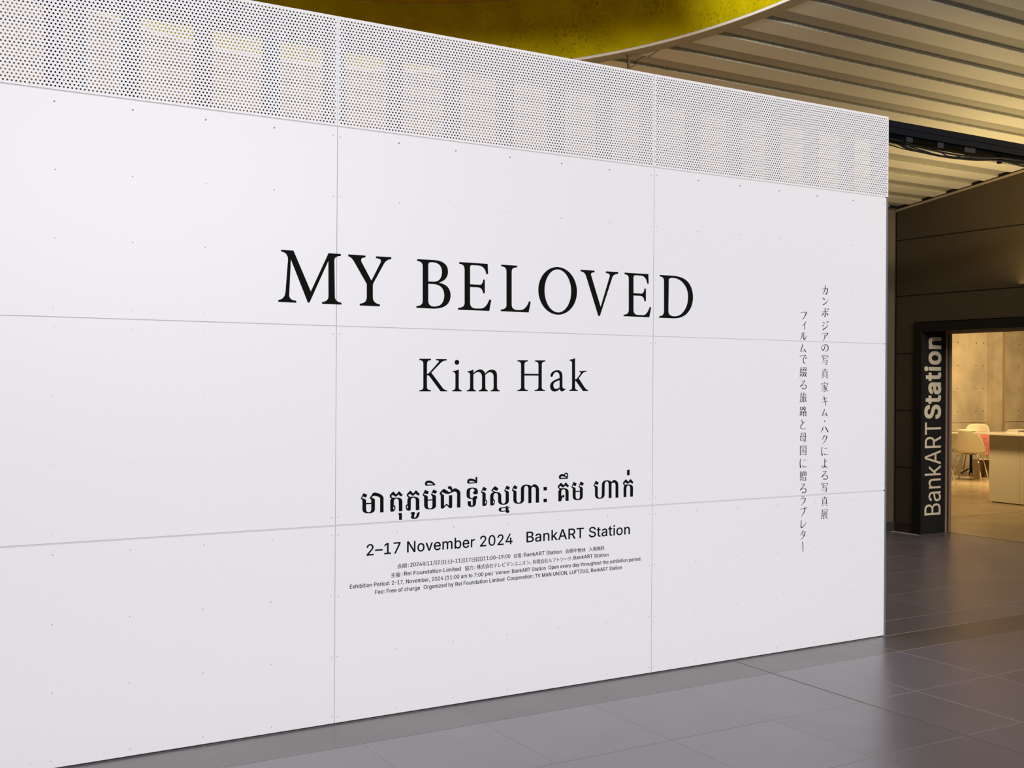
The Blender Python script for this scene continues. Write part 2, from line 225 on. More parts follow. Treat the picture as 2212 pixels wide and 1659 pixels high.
# letter outlines, tenths of a millimetre on the wall plane
GLYPHS = """
title;M;-38921 21499,571 2,825 -1789,833 1778,593 1,0 -92,-95 -12,-78 -23,-61 -35,-43 -45,-25 -56,-8 -68,34 -1646,14 -68,31 -57,46 -46,61 -36,78 -26,93 -15,0 -87,-935 -1,-1 82,96 20,77 31,60 43,43 53,24 64,7 75,-14 1597,-893 -1940,-72 -3,-809 1903,-65 -1594,6 -69,26 -58,45 -47,65 -35,83 -24,103 -13,0 -90,-831 10,-1 81,97 25,80 43,64 60,48 78,31 96,15 114,104 1393,-8 99,-27 83,-44 67,-63 50,-81 34,-99 17
title;Y;-35732 21496,849 -2,1 -88,-85 -11,-64 -21,-43 -30,-23 -40,-2 -50,18 -60,502 -842,455 862,21 56,-3 47,-27 37,-51 27,-75 17,-100 7,0 89,780 6,0 -94,-77 -13,-71 -23,-64 -33,-58 -43,-51 -53,-46 -64,-542 -950,-19 -95,3 -536,10 -89,30 -76,49 -62,70 -48,88 -35,109 -21,1 -93,-1006 2,-1 88,107 18,87 32,68 46,48 61,29 75,9 89,-4 604,-643 1008,-43 59,-44 49,-45 41,-47 30,-49 22,-50 12
title;B;-32236 21493,904 12,223 -17,184 -44,145 -72,104 -100,64 -128,23 -156,-16 -128,-42 -115,-68 -100,-93 -86,-120 -71,-145 -57,190 -35,157 -61,123 -88,88 -115,55 -141,20 -168,-36 -187,-80 -156,-125 -124,-168 -92,-213 -61,-256 -30,-946 7,-1 85,100 14,82 24,65 37,46 47,28 60,11 71,-11 1649,-8 73,-25 59,-41 46,-56 33,-73 19,-89 5|-31652 21255,10 57,30 42,50 25,70 11,107 1,142 -14,118 -40,91 -66,66 -91,40 -116,14 -142,-19 -132,-41 -110,-62 -88,-84 -65,-106 -42,-127 -20,-294 0|-31646 20350,267 3,178 -15,146 -45,116 -72,84 -101,52 -130,20 -158,-20 -164,-48 -134,-75 -107,-104 -78,-130 -49,-158 -21,-96 3,-78 19,-62 35,-46 49,-29 65,-12 80
title;E;-29985 21489,1581 6,31 -503,-102 -5,-34 122,-52 100,-70 78,-87 55,-105 32,-122 10,-308 -3,-58 -6,-42 -22,-25 -36,-8 -51,6 -823,553 3,48 9,40 23,33 37,26 50,20 64,12 77,90 5,5 -676,-96 -5,-19 87,-32 71,-46 55,-60 39,-73 22,-87 7,-414 0,6 -784,11 -78,28 -63,43 -49,58 -35,73 -21,90 -7,280 6,100 15,93 40,86 65,79 89,72 115,65 141,108 -16,-110 -549,-1733 -6,0 92,109 15,90 26,69 36,50 46,29 58,10 68,-11 1636,-9 79,-25 64,-42 49,-58 34,-74 20,-91 5
title;L;-27635 21500,922 4,1 -91,-98 -8,-80 -20,-63 -32,-44 -43,-26 -54,-8 -66,11 -1652,11 -79,32 -65,52 -49,74 -34,95 -20,117 -4,117 4,107 17,99 40,90 64,82 89,73 113,64 137,101 -21,-121 -541,-1621 5,-1 80,101 14,82 23,64 33,47 43,29 52,10 62,-11 1672,-9 76,-26 62,-43 48,-60 33,-76 19,-93 4
title;O;-23108 20367,-14 -192,-42 -188,-71 -179,-97 -165,-121 -147,-141 -125,-159 -101,-171 -73,-180 -45,-184 -15,-184 16,-179 44,-169 73,-157 100,-139 123,-119 144,-96 161,-70 174,-44 184,-15 189,13 189,41 184,68 176,93 163,117 146,138 126,155 102,168 76,178 49,184 18,184 -11,181 -41,172 -70,160 -97,143 -123,123 -144,99 -163,73 -178,46 -187|-23466 20362,-9 -173,-29 -169,-48 -161,-67 -148,-82 -132,-97 -113,-109 -90,-118 -66,-125 -41,-127 -13,-127 13,-124 41,-117 65,-109 90,-97 111,-82 130,-67 146,-49 158,-31 166,-11 170,9 171,28 167,47 158,65 147,81 132,95 113,107 91,117 68,123 43,127 16,127 -11,125 -38,119 -64,110 -88,99 -111,84 -130,69 -147,50 -160,32 -168
title;V;-22882 21518,865 -3,0 -89,-85 -8,-65 -17,-45 -25,-24 -34,-5 -43,16 -52,610 -1607,562 1601,14 59,-7 48,-29 37,-51 26,-73 14,-94 4,-1 95,791 1,1 -95,-92 -13,-80 -20,-67 -28,-56 -35,-43 -43,-32 -51,-790 -2074,-96 -4,-782 2032,-35 71,-43 59,-53 45,-61 32,-70 19,-79 5
title;E;-20084 21522,1580 6,25 -517,-95 -5,-31 124,-46 102,-60 80,-75 57,-90 34,-105 13,-334 3,-76 -6,-55 -20,-34 -33,-14 -47,7 -856,513 2,57 10,48 25,39 39,32 54,23 68,14 83,95 5,5 -685,-95 2,-21 85,-32 69,-42 54,-53 39,-63 23,-73 8,-446 -4,5 -786,10 -74,26 -60,44 -47,61 -33,78 -20,96 -7,302 0,93 14,86 39,81 64,73 89,68 114,60 140,102 -18,-124 -540,-1707 0,-1 80,104 13,86 24,66 36,48 47,28 58,9 69,-12 1681,-9 68,-23 55,-39 42,-54 30,-69 16,-85 3
title;D;-17728 21526,862 3,254 -7,230 -27,206 -47,182 -68,156 -89,132 -109,87 -107,72 -117,56 -126,41 -137,25 -146,9 -155,-13 -157,-31 -150,-49 -142,-67 -134,-85 -126,-103 -118,-124 -105,-138 -86,-151 -68,-164 -51,-178 -33,-190 -16,-1050 -3,0 87,100 14,83 27,65 40,46 53,29 66,11 79,-13 1633,-8 75,-25 60,-40 47,-56 32,-73 18,-88 3|-17114 21275,15 54,47 40,78 26,109 14,168 -5,157 -24,146 -44,135 -64,123 -84,113 -104,80 -92,66 -100,52 -109,37 -117,23 -126,8 -134,-11 -152,-26 -142,-41 -134,-56 -124,-71 -115,-85 -106,-87 -90,-96 -76,-105 -59,-116 -44,-125 -28,-134 -13,-128 7,-104 21,-81 35,-58 51,-35 65,-13 80
name;K;-32089 16768,609 5,1 -63,-64 -9,-53 -16,-41 -24,-28 -30,-18 -38,-5 -46,-2 -503,29 10,29 14,31 19,31 23,33 29,33 33,434 455,15 36,-18 26,-49 15,-80 6,-1 59,568 0,0 -59,-65 -7,-61 -14,-59 -20,-55 -27,-51 -33,-49 -39,-482 -461,608 -722,40 -38,41 -31,41 -23,43 -16,43 -9,44 -1,0 -55,-355 0,-583 705,-36 32,-38 21,-39 10,-41 -1,3 -566,6 -43,18 -35,30 -28,42 -21,54 -13,66 -7,0 -54,-614 -1,0 54,63 7,52 14,41 20,29 29,17 35,5 42,-7 1131,-7 47,-18 39,-29 31,-39 23,-51 14,-61 6
name;i;-29972 16289,-4 -870,5 -42,15 -35,23 -28,33 -22,42 -14,52 -8,0 -55,-519 -1,0 56,53 6,43 14,33 21,24 29,14 36,5 43,-4 617,-10 49,-28 37,-47 24,-65 12,0 38,62 8,60 11,58 14,54 17,52 20|-29954 16626,-13 -54,-34 -43,-50 -25,-56 0,-50 23,-35 42,-12 54,12 53,34 44,50 24,55 1,51 -23,35 -42
name;m;-29492 16196,64 10,61 13,57 15,53 18,50 19,46 23,-9 -194,65 60,63 49,63 38,63 28,62 17,61 6,66 -8,59 -18,51 -29,44 -39,35 -50,27 -61,60 62,61 50,62 39,63 29,65 17,65 6,89 -9,73 -25,57 -40,42 -55,26 -70,10 -85,4 -587,4 -44,13 -37,20 -29,29 -21,36 -14,45 -7,0 -57,-505 0,-1 56,52 7,42 14,33 22,24 29,14 37,4 44,-3 499,-8 72,-18 58,-29 46,-40 33,-50 20,-61 8,-42 -5,-44 -12,-44 -19,-46 -28,-48 -35,-48 -42,5 -100,4 -497,4 -44,12 -36,20 -29,28 -21,36 -14,44 -7,1 -56,-514 -1,0 57,55 6,46 14,35 22,25 29,15 36,5 44,-3 496,-10 75,-19 61,-31 48,-40 34,-52 20,-62 6,-41 -4,-43 -11,-44 -19,-46 -25,-46 -33,-48 -39,4 -611,4 -43,11 -36,20 -29,26 -21,35 -14,42 -7,0 -56,-502 0,-1 56,57 6,46 14,35 22,26 28,15 37,5 43,-4 600,-9 55,-27 39,-44 25,-62 9
name;H;-26663 16782,608 5,0 -62,-61 -7,-51 -15,-39 -21,-28 -28,-16 -35,-5 -42,3 -473,831 -1,-3 485,-7 40,-18 34,-29 27,-40 20,-50 12,-61 6,0 62,614 5,0 -58,-66 -8,-54 -14,-42 -21,-29 -27,-18 -35,-6 -41,8 -1158,6 -42,17 -35,29 -28,40 -20,52 -12,62 -5,1 -54,-635 0,0 53,70 6,57 14,45 20,32 27,19 34,6 42,1 586,-832 -2,4 -587,7 -43,17 -36,30 -28,41 -20,53 -13,65 -5,1 -53,-623 -1,-1 57,66 7,54 13,41 20,30 27,18 34,6 41,-8 1145,-8 43,-18 36,-30 28,-41 21,-52 13,-62 6
name;a;-24709 16046,40 78,54 63,67 50,81 37,95 23,109 9,87 -12,71 -29,55 -43,40 -59,25 -75,8 -90,4 -495,5 -54,16 -41,25 -29,36 -16,46 -4,56 9,0 -54,-172 -99,-42 -2,-36 9,-32 17,-26 28,-21 36,-15 46,-51 -43,-53 -36,-55 -28,-57 -19,-59 -11,-61 -2,-77 17,-62 29,-49 42,-35 55,-21 67,-8 80,11 65,27 59,42 54,58 48,74 43,89 38,272 100,-1 90,-10 63,-19 52,-28 41,-37 29,-45 18,-55 7,-45 -8,-42 -17,-38 -25,-33 -34,-29 -42,-24 -51,-22 -43,-27 -24,-34 -5,-39 13|-24147 15795,-219 -78,-49 -21,-39 -24,-31 -27,-22 -30,-13 -33,-5 -36,6 -60,14 -50,24 -38,33 -27,43 -17,52 -5,59 9,55 17,49 26,45 34
name;k;-23204 16943,8 -1102,48 7,45 21,44 34,42 48,152 183,24 37,-4 26,-32 17,-60 6,0 50,467 28,0 -42,-54 -8,-50 -13,-47 -16,-44 -21,-42 -25,-37 -29,-223 -251,348 -440,43 -49,42 -40,42 -31,41 -22,41 -13,41 -5,0 -54,-325 -1,-403 463,-27 30,-25 21,-24 12,-23 5,2 -332,5 -43,15 -35,23 -28,33 -20,43 -13,52 -5,0 -55,-539 0,0 54,56 6,46 14,36 21,25 27,16 35,4 42,-8 1245,-10 54,-29 38,-48 24,-66 9,0 45,62 8,59 11,57 14,55 17,53 19
khmer;maa;-35054 10251,123 238,12 11,15 4,18 -3,22 -11,84 -52,53 -2,-41 -110,-14 -16,-18 -7,-21 1,-25 10,-75 30,-14 -1,-13 -6,-12 -9,-12 -14,-11 -18,-10 -21,63 -14,52 -16,41 -20,29 -23,19 -25,7 -29,1 -101,255 -2,-1 98,-3 25,-8 22,-12 19,-19 17,-23 15,-28 11,175 230,9 9,12 7,13 6,15 3,16 2,19 0,56 -7,55 -12,54 -16,53 -20,53 -24,51 -29,40 -26,32 -28,26 -29,19 -30,12 -32,5 -34,4 -657,-175 2,-4 640,-3 20,-7 18,-11 16,-15 14,-18 12,-23 10,-152 51,-43 7,-40 -1,-35 -8,-32 -16,-28 -24,-24 -31,52 -12,42 -16,33 -19,23 -23,14 -26,5 -29,3 -413,-12 -60,-29 -49,-47 -36,-65 -24,-82 -12,-100 0,-88 11,-71 20,-56 29,-40 37,-25 46,-9 55,-2 388,-3 24,-7 22,-13 20,-17 17,-22 14|-34781 9977,255 3,1 -233,-5 -44,-13 -36,-19 -27,-25 -18,-32 -11,-39 -2,-35 7,-29 14,-23 21,-18 27,-11 34,-5 40
khmer;ta_u;-33500 10187,-29 18,-24 19,-18 20,-14 21,-8 22,-2 23,1 13,2 13,5 12,7 13,8 13,10 12,120 113,15 11,15 3,15 -4,15 -13,99 -107,11 -8,11 -2,11 3,11 8,98 106,15 10,15 3,15 -4,15 -11,96 -111,14 -11,17 -6,18 0,21 6,-47 -89,-12 -13,-15 -6,-18 1,-20 8,-96 70,-12 6,-12 1,-12 -4,-10 -9,-69 -65,-17 -9,-19 -2,-18 5,-20 11,-112 64,-17 5,-16 1,-14 -4,-14 -8,-13 -12,-12 -17,5 -16,7 -13,10 -13,13 -11,16 -10,18 -8,-8 -19,32 4,34 4,35 2,36 0,38 0,40 -1,89 -10,72 -20,58 -28,41 -38,25 -47,10 -56,3 -458,-182 -1,-8 468,-5 40,-11 33,-17 26,-22 19,-28 12,-33 5,-40 -2,-33 -10,-26 -17,-20 -24,-12 -31,-6 -38,-3 -165,28 -12,22 -16,18 -21,12 -25,8 -30,2 -35,-9 -57,-18 -46,-25 -35,-34 -25,-43 -13,-50 -3,-26 4,-22 5,-16 8,-12 10,-7 11,-3 14,-6 440,2 30,5 26,8 24,13 20,15 17|-33348 9735,-3 -31,-9 -24,-12 -13,-14 1,-12 14,-9 25,-3 31,3 31,8 24,12 13,14 -1,13 -14,8 -25|-33107 9167,-1 229,-16 12,-10 13,-7 12,-2 12,5 16,9 12,14 9,18 7,22 3,27 0,28 -3,22 -7,18 -9,13 -12,7 -16,2 -18,-2 -269
khmer;pho_uu;-32619 10189,-29 20,-24 20,-19 20,-13 20,-8 19,-3 20,1 13,3 13,4 13,7 13,9 13,10 12,122 117,13 10,14 3,14 -4,15 -12,102 -106,13 -8,12 -3,12 3,12 9,90 107,16 10,15 2,16 -4,15 -11,97 -107,17 -13,17 -7,18 -2,19 2,-44 -88,-14 -14,-15 -6,-17 3,-19 10,-102 69,-13 6,-11 2,-11 -3,-9 -7,-70 -68,-18 -8,-18 -2,-19 4,-20 10,-100 65,-17 6,-17 1,-16 -3,-16 -8,-15 -12,-15 -16,2 -16,6 -14,10 -14,13 -13,18 -12,21 -11,-8 -18,32 5,34 4,34 3,36 1,36 0,37 -1,92 -11,75 -19,58 -30,42 -38,26 -48,9 -58,3 -451,-183 -1,-6 461,-5 42,-10 34,-16 27,-22 20,-28 12,-34 6,-42 -3,-34 -10,-28 -17,-20 -26,-14 -32,-7 -40,-1 -420,-5 -18,-12 -15,-17 -11,-23 -7,-30 -3,-34 0,-41 10,-33 19,-27 25,-20 34,-13 41,-7 49,3 37,8 30,12 25,17 19,21 13,25 6,-1 175,2 28,5 26,8 23,12 22,15 20|-32649 9742,-3 -28,-7 -23,-11 -12,-13 0,-11 14,-8 23,-3 29,3 29,7 23,12 12,12 -1,11 -13,8 -24|-32439 9382,-19 12,-15 11,-12 12,-9 11,-5 10,-1 11,7 17,14 13,20 9,27 7,32 3,39 -1,24 -4,20 -8,16 -9,11 -13,6 -16,3 -18,-15 -37,-11 -33,-9 -29,-7 -26,-4 -21,-1 -18,5 -18,9 -13,11 -8,14 -3,17 3,15 7,14 9,12 13,11 16,10 19,12 58,18 49,26 39,33 29,39 20,46 10,-7 -109,-25 -87,-41 -66,-58 -45,-74 -24,-91 -2,-46 6,-38 10,-29 15,-22 17,-13 22,-5 26,2 17,4 18,7 20,9 21,11 23
khmer;mi;-31766 10799,8 51,18 41,29 31,39 22,50 12,60 2,69 -8,65 -19,61 -31,57 -41,54 -52,49 -64,1 -15,-8 -11,-17 -7,-26 -2,-428 3,-25 4,-20 9,-15 13,-11 16,-7 21|-31650 10794,3 15,6 13,10 9,14 7,17 3,21 1,41 -4,42 -7,41 -9,42 -12,42 -15,42 -18,-8 -5,-10 -4,-14 -3,-16 -2,-19 -1,-23 0,-195 2,-16 2,-11 6,-7 9|-31886 10261,113 234,14 14,15 6,16 -1,17 -9,107 -62,54 2,-40 -110,-16 -17,-18 -10,-20 -2,-21 6,-89 36,-12 -1,-12 -5,-11 -8,-10 -13,-9 -18,-8 -21,62 -10,50 -14,40 -17,29 -21,17 -24,7 -28,1 -120,249 4,0 104,-3 21,-6 19,-12 17,-15 16,-21 15,-24 12,114 239,14 15,15 7,17 -2,17 -10,99 -61,54 1,-41 -106,-16 -17,-18 -9,-19 -1,-22 7,-81 31,-13 -1,-12 -4,-11 -9,-11 -13,-11 -17,-9 -21,62 -11,51 -15,39 -18,29 -23,18 -25,7 -30,5 -418,-13 -58,-31 -46,-49 -35,-66 -24,-84 -11,-101 0,-87 11,-72 20,-56 30,-40 39,-25 49,-9 58,-4 383,-3 21,-7 19,-12 17,-16 16,-21 14|-31610 9992,250 1,1 -238,-4 -44,-12 -35,-19 -27,-27 -19,-33 -10,-41 -2,-34 7,-27 14,-22 21,-16 29,-10 36,-4 43
khmer;jaa;-30977 10307,2 13,5 13,8 14,12 15,125 123,19 15,19 9,21 6,22 1,22 -4,24 -8,209 -134,26 -9,24 -5,21 -1,18 4,16 9,13 13,4 18,-1 19,-8 20,-13 20,-8 11,-11 9,-13 8,-17 7,-20 5,-23 5,-19 7,-15 9,-11 12,-7 13,-3 16,0 18,7 22,11 17,14 14,19 9,22 5,27 1,42 -9,36 -18,28 -28,22 -37,16 -45,8 -55,58 46,28 11,27 7,27 2,28 -2,27 -7,28 -10,62 -28,52 -32,41 -37,30 -42,20 -47,9 -52,3 -683,-184 -2,0 645,-2 26,-4 23,-7 21,-10 18,-12 15,-15 13,-25 15,-25 10,-26 5,-26 0,-27 -5,-27 -10,-191 -72,-19 -6,-23 -5,-26 -2,-28 -1,-32 2,-35 3,-32 5,-34 9,-36 12,-39 16,-42 21,-44 23,-16 -2,-14 -9,-10 -16,-8 -22,9 -14,14 -14,18 -14,23 -15,26 -14,31 -15,9 -533,103 92,15 9,16 3,16 -5,16 -11,95 -85,2 501,173 5,4 -580,-8 -16,-11 -12,-15 -9,-18 -7,-22 -3,-26 0,-21 3,-19 6,-19 9,-18 11,-17 13,-15 16,-97 102,-112 -108,-18 -17,-20 -14,-20 -11,-22 -7,-22 -3,-24 1,-23 4,-19 6,-14 9,-10 9,-5 12,-1 14,-8 588,-15 14,-14 15,-11 15,-9 15,-6 16
khmer;tii;-29478 10802,6 52,16 42,27 32,36 23,47 12,57 3,48 -5,48 -8,46 -13,44 -18,43 -22,41 -27,5 152,97 0,-2 -263,-5 -18,-11 -13,-15 -8,-21 -3,-391 -10,-37 5,-29 8,-23 13,-16 18,-9 21|-29363 10797,3 16,7 12,11 10,14 7,18 4,21 0,43 -4,43 -7,42 -11,42 -13,41 -16,41 -20,-298 -7,-12 3,-9 6,-5 9|-29508 10329,9 62,26 49,45 37,63 26,81 14,100 3,91 -11,75 -18,58 -27,42 -35,25 -43,9 -52,0 -115,-9 -14,-15 -12,-22 -8,-28 -6,-34 -3,-41 1,-34 5,-28 8,-22 13,-16 16,-9 21,-3 24,2 18,6 15,11 13,16 11,20 8,24 5,-3 39,-10 32,-17 25,-23 19,-29 11,-36 5,-43 -3,-35 -13,-27 -22,-20 -32,-12 -40,-5 -50,1 -164,4 -42,10 -35,15 -28,21 -20,26 -13,31 -6,17 1,15 2,13 4,11 7,15 28,21 23,26 17,32 11,38 6,44 0,22 -4,18 -6,14 -9,10 -12,6 -15,2 -18,-2 -23,-5 -20,-8 -18,-12 -14,-16 -12,-18 -9,-8 -204,-12 -52,-24 -42,-36 -32,-48 -21,-59 -11,-72 -1,-62 8,-52 16,-39 23,-29 30,-17 36,-6 44,-7 144,179 -18,4 -126,4 -31,7 -24,8 -20,11 -14,12 -9,15 -3,12 3,11 8,8 13,6 19,5 24,2 29,-5 221,-104 12,-85 21,-65 28,-48 37,-28 45,-10 53
khmer;e;-28715 10261,125 241,14 14,16 6,17 -1,19 -9,85 -53,56 -2,-42 -110,-15 -17,-18 -9,-22 -1,-24 5,-76 33,-13 0,-13 -5,-11 -9,-10 -13,-10 -16,-8 -21,60 -12,50 -16,39 -20,29 -23,17 -27,7 -30,2 -272,25 -9,20 -15,16 -20,11 -25,7 -31,3 -36,-10 -57,-17 -47,-24 -36,-32 -24,-39 -14,-47 -3,-29 4,-23 6,-18 8,-14 10,-8 12,-2 14,-4 544,-2 16,-8 15,-12 15,-17 14,-23 13|-28414 9761,-3 -30,-8 -24,-12 -12,-13 0,-13 14,-8 25,-3 30,2 30,9 23,12 13,13 0,12 -14,9 -25
khmer;sno;-28126 10309,20 34,24 35,27 34,30 33,33 33,36 33,15 11,18 5,20 -1,23 -8,106 -76,63 -8,-68 -109,-17 -16,-20 -8,-24 0,-29 8,-96 50,-15 3,-14 -2,-12 -5,-11 -10,-10 -14,-8 -18,186 -75,87 -7,73 -18,56 -30,42 -41,26 -53,10 -64,1 -232,7 -46,12 -38,16 -30,21 -22,25 -14,30 -5,41 4,35 12,27 20,20 28,14 35,6 43,-2 384,-6 23,-9 22,-14 18,-17 16,-22 14,-26 11,130 244,15 12,16 5,18 -2,18 -10,97 -57,49 1,-44 -115,-18 -17,-21 -9,-24 0,-28 8,-77 34,-11 -1,-11 -4,-10 -9,-9 -13,-9 -16,-8 -21,62 -13,51 -16,40 -20,28 -22,17 -26,6 -29,3 -401,-12 -61,-29 -50,-48 -37,-65 -25,-82 -13,-101 0,-85 12,-69 21,-55 31,-38 41,-24 51,-8 61,-1 232,-6 44,-11 37,-18 29,-24 21,-30 13,-37 6,-41 -3,-34 -11,-27 -19,-20 -27,-13 -35,-7 -43,1 -149,27 -12,21 -17,17 -21,12 -27,7 -31,3 -37,-10 -55,-17 -44,-24 -35,-33 -23,-39 -13,-47 -3,-29 4,-24 6,-18 9,-14 10,-8 12,-2 13,-3 422,7 46,18 40,26 33,36 27,46 21,56 14,-25 14,-24 13,-23 12,-22 12,-20 11|-27964 9747,-3 -29,-9 -22,-12 -13,-13 1,-13 13,-8 24,-3 29,3 28,8 23,12 12,13 -1,13 -13,8 -23|-27700 9360,5 33,16 26,26 20,37 14,48 7,59 1,211 -1,0 54,154 -5,1 -53,97 -5,-10 -38,-87 -2,1 -106,19 -5,15 -7,12 -9,9 -11,5 -14,2 -15,-4 -26,-12 -20,-18 -15,-25 -10,-31 -5,-39 -1,-21 5,-19 8,-16 13,-13 17,-10 20,-8 25,-135 -17,-82 0,-67 9,-53 16,-37 25,-23 32|-27557 9361,4 17,6 14,10 11,12 7,16 4,19 1,193 -5,0 -105,-173 -20,-26 2,-22 7,-17 10,-12 15,-7 19
khmer;haa;-26955 10273,125 237,15 14,16 6,18 -1,19 -8,88 -54,58 -3,-44 -112,-15 -18,-19 -9,-22 -2,-26 7,-78 34,-12 0,-11 -5,-11 -9,-9 -13,-8 -17,-7 -22,60 -11,49 -14,39 -18,28 -20,17 -23,7 -27,2 -385,6 -45,11 -38,18 -29,23 -22,30 -14,36 -6,42 4,34 11,27 20,19 27,11 36,3 43,-3 538,11 66,28 54,45 41,63 28,79 16,96 3,69 -7,61 -11,53 -15,46 -19,38 -22,30 -26,99 80,20 12,20 8,19 5,20 -1,20 -4,20 -8,68 -29,55 -35,45 -41,32 -47,22 -53,9 -59,5 -670,-190 -2,-4 680,-7 37,-14 30,-20 25,-26 18,-34 12,-39 6,-31 -2,-27 -6,-23 -10,-18 -14,-14 -19,-10 -23,5 -730,-178 -1,-5 713,-5 51,-11 41,-17 33,-23 23,-29 15,-34 6,-40 -4,-33 -12,-25 -22,-19 -31,-11 -40,-5 -48,0 -539,-14 -61,-30 -49,-48 -37,-65 -26,-82 -13,-99 -2,-86 11,-71 21,-55 32,-40 41,-24 52,-8 62,-2 368,-6 19,-10 18,-14 16,-18 16,-23 14
khmer;colon;-25081 10368,201 -5,5 -174,-201 0|-25077 9770,201 -3,5 -174,-201 -4
khmer;ko;-24155 10832,9 49,19 39,29 31,39 20,49 12,59 2,36 -4,31 -7,27 -11,21 -14,11 32,15 27,19 20,23 14,28 8,32 2,37 -8,30 -14,24 -19,17 -26,10 -30,4 -37,-3 -27,-5 -24,-8 -21,-11 -18,-13 -15,-16 -11,57 -35,-10 -15,-13 -11,-15 -7,-18 -1,-424 -1,-27 6,-22 10,-18 14,-12 19,-8 23|-23653 10920,-6 -25,-17 -19,-25 -10,-27 1,-25 12,-17 21,-6 25,5 25,17 20,25 10,28 -1,24 -12,18 -21|-24040 10828,11 20,21 13,30 6,40 0,39 -5,39 -7,40 -11,40 -14,41 -17,41 -20,-303 -5,-20 5,-13 9,-6 11|-24112 10209,-31 23,-26 24,-20 23,-14 24,-9 25,-3 25,2 16,7 15,12 16,17 15,122 109,15 11,15 3,16 -5,15 -12,98 -85,13 -10,14 -3,14 4,15 11,84 89,16 10,16 3,16 -4,17 -12,90 -105,15 -12,16 -8,18 -2,21 2,-46 -89,-13 -12,-16 -5,-18 2,-20 10,-98 66,-10 8,-11 1,-11 -4,-11 -9,-77 -66,-17 -9,-17 -2,-19 4,-19 10,-95 62,-21 4,-20 0,-18 -4,-17 -9,-15 -13,-13 -16,4 -14,8 -13,12 -12,15 -10,18 -10,22 -9,28 1,29 0,30 0,32 0,32 -1,34 -2,92 -10,77 -20,60 -27,44 -37,28 -44,11 -54,3 -474,-182 3,-9 469,-6 40,-11 32,-18 26,-24 19,-29 12,-36 5,-39 -3,-33 -12,-26 -20,-19 -28,-12 -36,-6 -45,-3 -225,14 26,18 20,22 16,25 11,29 5,32 1,25 -10,16 -18,10 -26,1 -34,-4 -24,-8 -17,-11 -12,-15 -5,-18 11,-14 14,-12 17,-8 20,-20 -26,-19 -32,-18 -36,-16 -41,-14 -45,-13 -51,-172 2,-3 467,3 31,7 28,9 26,13 23,17 21
khmer;mo;-23388 10279,123 249,13 14,16 6,17 -2,18 -10,99 -58,45 -8,-44 -115,-14 -17,-17 -8,-19 1,-22 10,-84 36,-14 -1,-14 -5,-12 -11,-10 -15,-9 -20,-7 -25,60 -11,50 -13,39 -17,28 -21,18 -24,8 -27,0 -108,266 -1,-1 119,-4 18,-9 16,-14 14,-18 14,-24 12,-28 10,129 244,14 17,15 8,17 -1,19 -9,100 -63,50 -2,-49 -113,-16 -18,-17 -10,-19 0,-21 10,-92 36,-17 -4,-16 -15,-13 -24,-11 -35,61 -12,51 -15,39 -19,28 -22,17 -26,6 -29,3 -402,-13 -59,-30 -48,-48 -35,-65 -24,-82 -12,-100 -1,-86 11,-71 20,-55 30,-41 40,-25 49,-9 58,-3 389,-4 17,-8 16,-12 15,-17 13,-20 12|-23119 10029,265 -1,2 -243,-5 -41,-12 -33,-19 -25,-26 -17,-33 -10,-40 -2,-38 7,-32 15,-25 21,-18 29,-12 36,-6 44
khmer;haa;-22006 10291,123 240,17 14,19 6,19 -4,19 -13,94 -58,48 -2,-45 -103,-16 -21,-19 -12,-22 -2,-25 7,-80 41,-19 -2,-16 -12,-14 -23,-12 -33,61 -11,50 -16,40 -18,28 -23,18 -25,6 -29,0 -372,6 -49,13 -40,18 -31,25 -23,30 -15,37 -6,39 4,32 12,25 21,19 30,12 38,6 47,1 526,13 70,29 57,46 43,63 31,80 17,98 4,67 -8,60 -11,51 -16,44 -19,35 -23,26 -27,95 73,36 20,35 9,33 -1,31 -11,65 -28,54 -33,42 -39,31 -45,19 -51,8 -56,5 -680,-182 -3,-5 690,-6 34,-12 29,-19 22,-25 16,-31 11,-38 4,-30 -2,-27 -5,-23 -8,-21 -12,-17 -15,-14 -19,5 -743,-178 2,-5 705,-5 52,-12 43,-17 33,-23 25,-30 15,-35 6,-42 -4,-34 -13,-26 -23,-20 -32,-12 -41,-5 -50,-1 -527,-14 -66,-30 -52,-48 -40,-64 -26,-82 -14,-98 -2,-84 12,-69 22,-53 32,-38 43,-24 54,-8 65,-2 361,-5 18,-9 17,-14 18,-19 17,-24 16
khmer;ka;-20011 10229,-28 20,-22 21,-18 23,-13 23,-8 24,-2 26,2 16,6 17,11 16,16 16,117 106,17 14,17 4,17 -6,18 -14,88 -88,18 -11,16 -3,16 5,14 13,87 92,17 11,17 3,17 -4,18 -13,98 -111,14 -11,14 -7,14 -2,14 2,-44 -87,-13 -14,-16 -6,-20 4,-23 12,-83 66,-12 6,-12 0,-13 -5,-13 -10,-82 -59,-17 -9,-19 -3,-20 4,-21 11,-103 60,-26 2,-23 -7,-20 -14,-18 -22,7 -21,14 -19,23 -16,30 -14,33 4,33 3,34 2,35 1,35 0,37 -1,87 -10,71 -18,57 -27,41 -36,25 -43,10 -52,-5 -480,-177 2,-3 464,-6 41,-11 34,-18 27,-22 19,-29 13,-34 5,-38 -4,-31 -11,-25 -20,-18 -27,-11 -35,-5 -42,-5 -467,-178 2,-3 450,1 33,4 30,8 28,10 27,14 24|-19847 11056,174 1,2 -252,-8 -24,-17 -17,-27 -10,-36 -2,-36 5,-27 12,-16 18,-7 24
"""
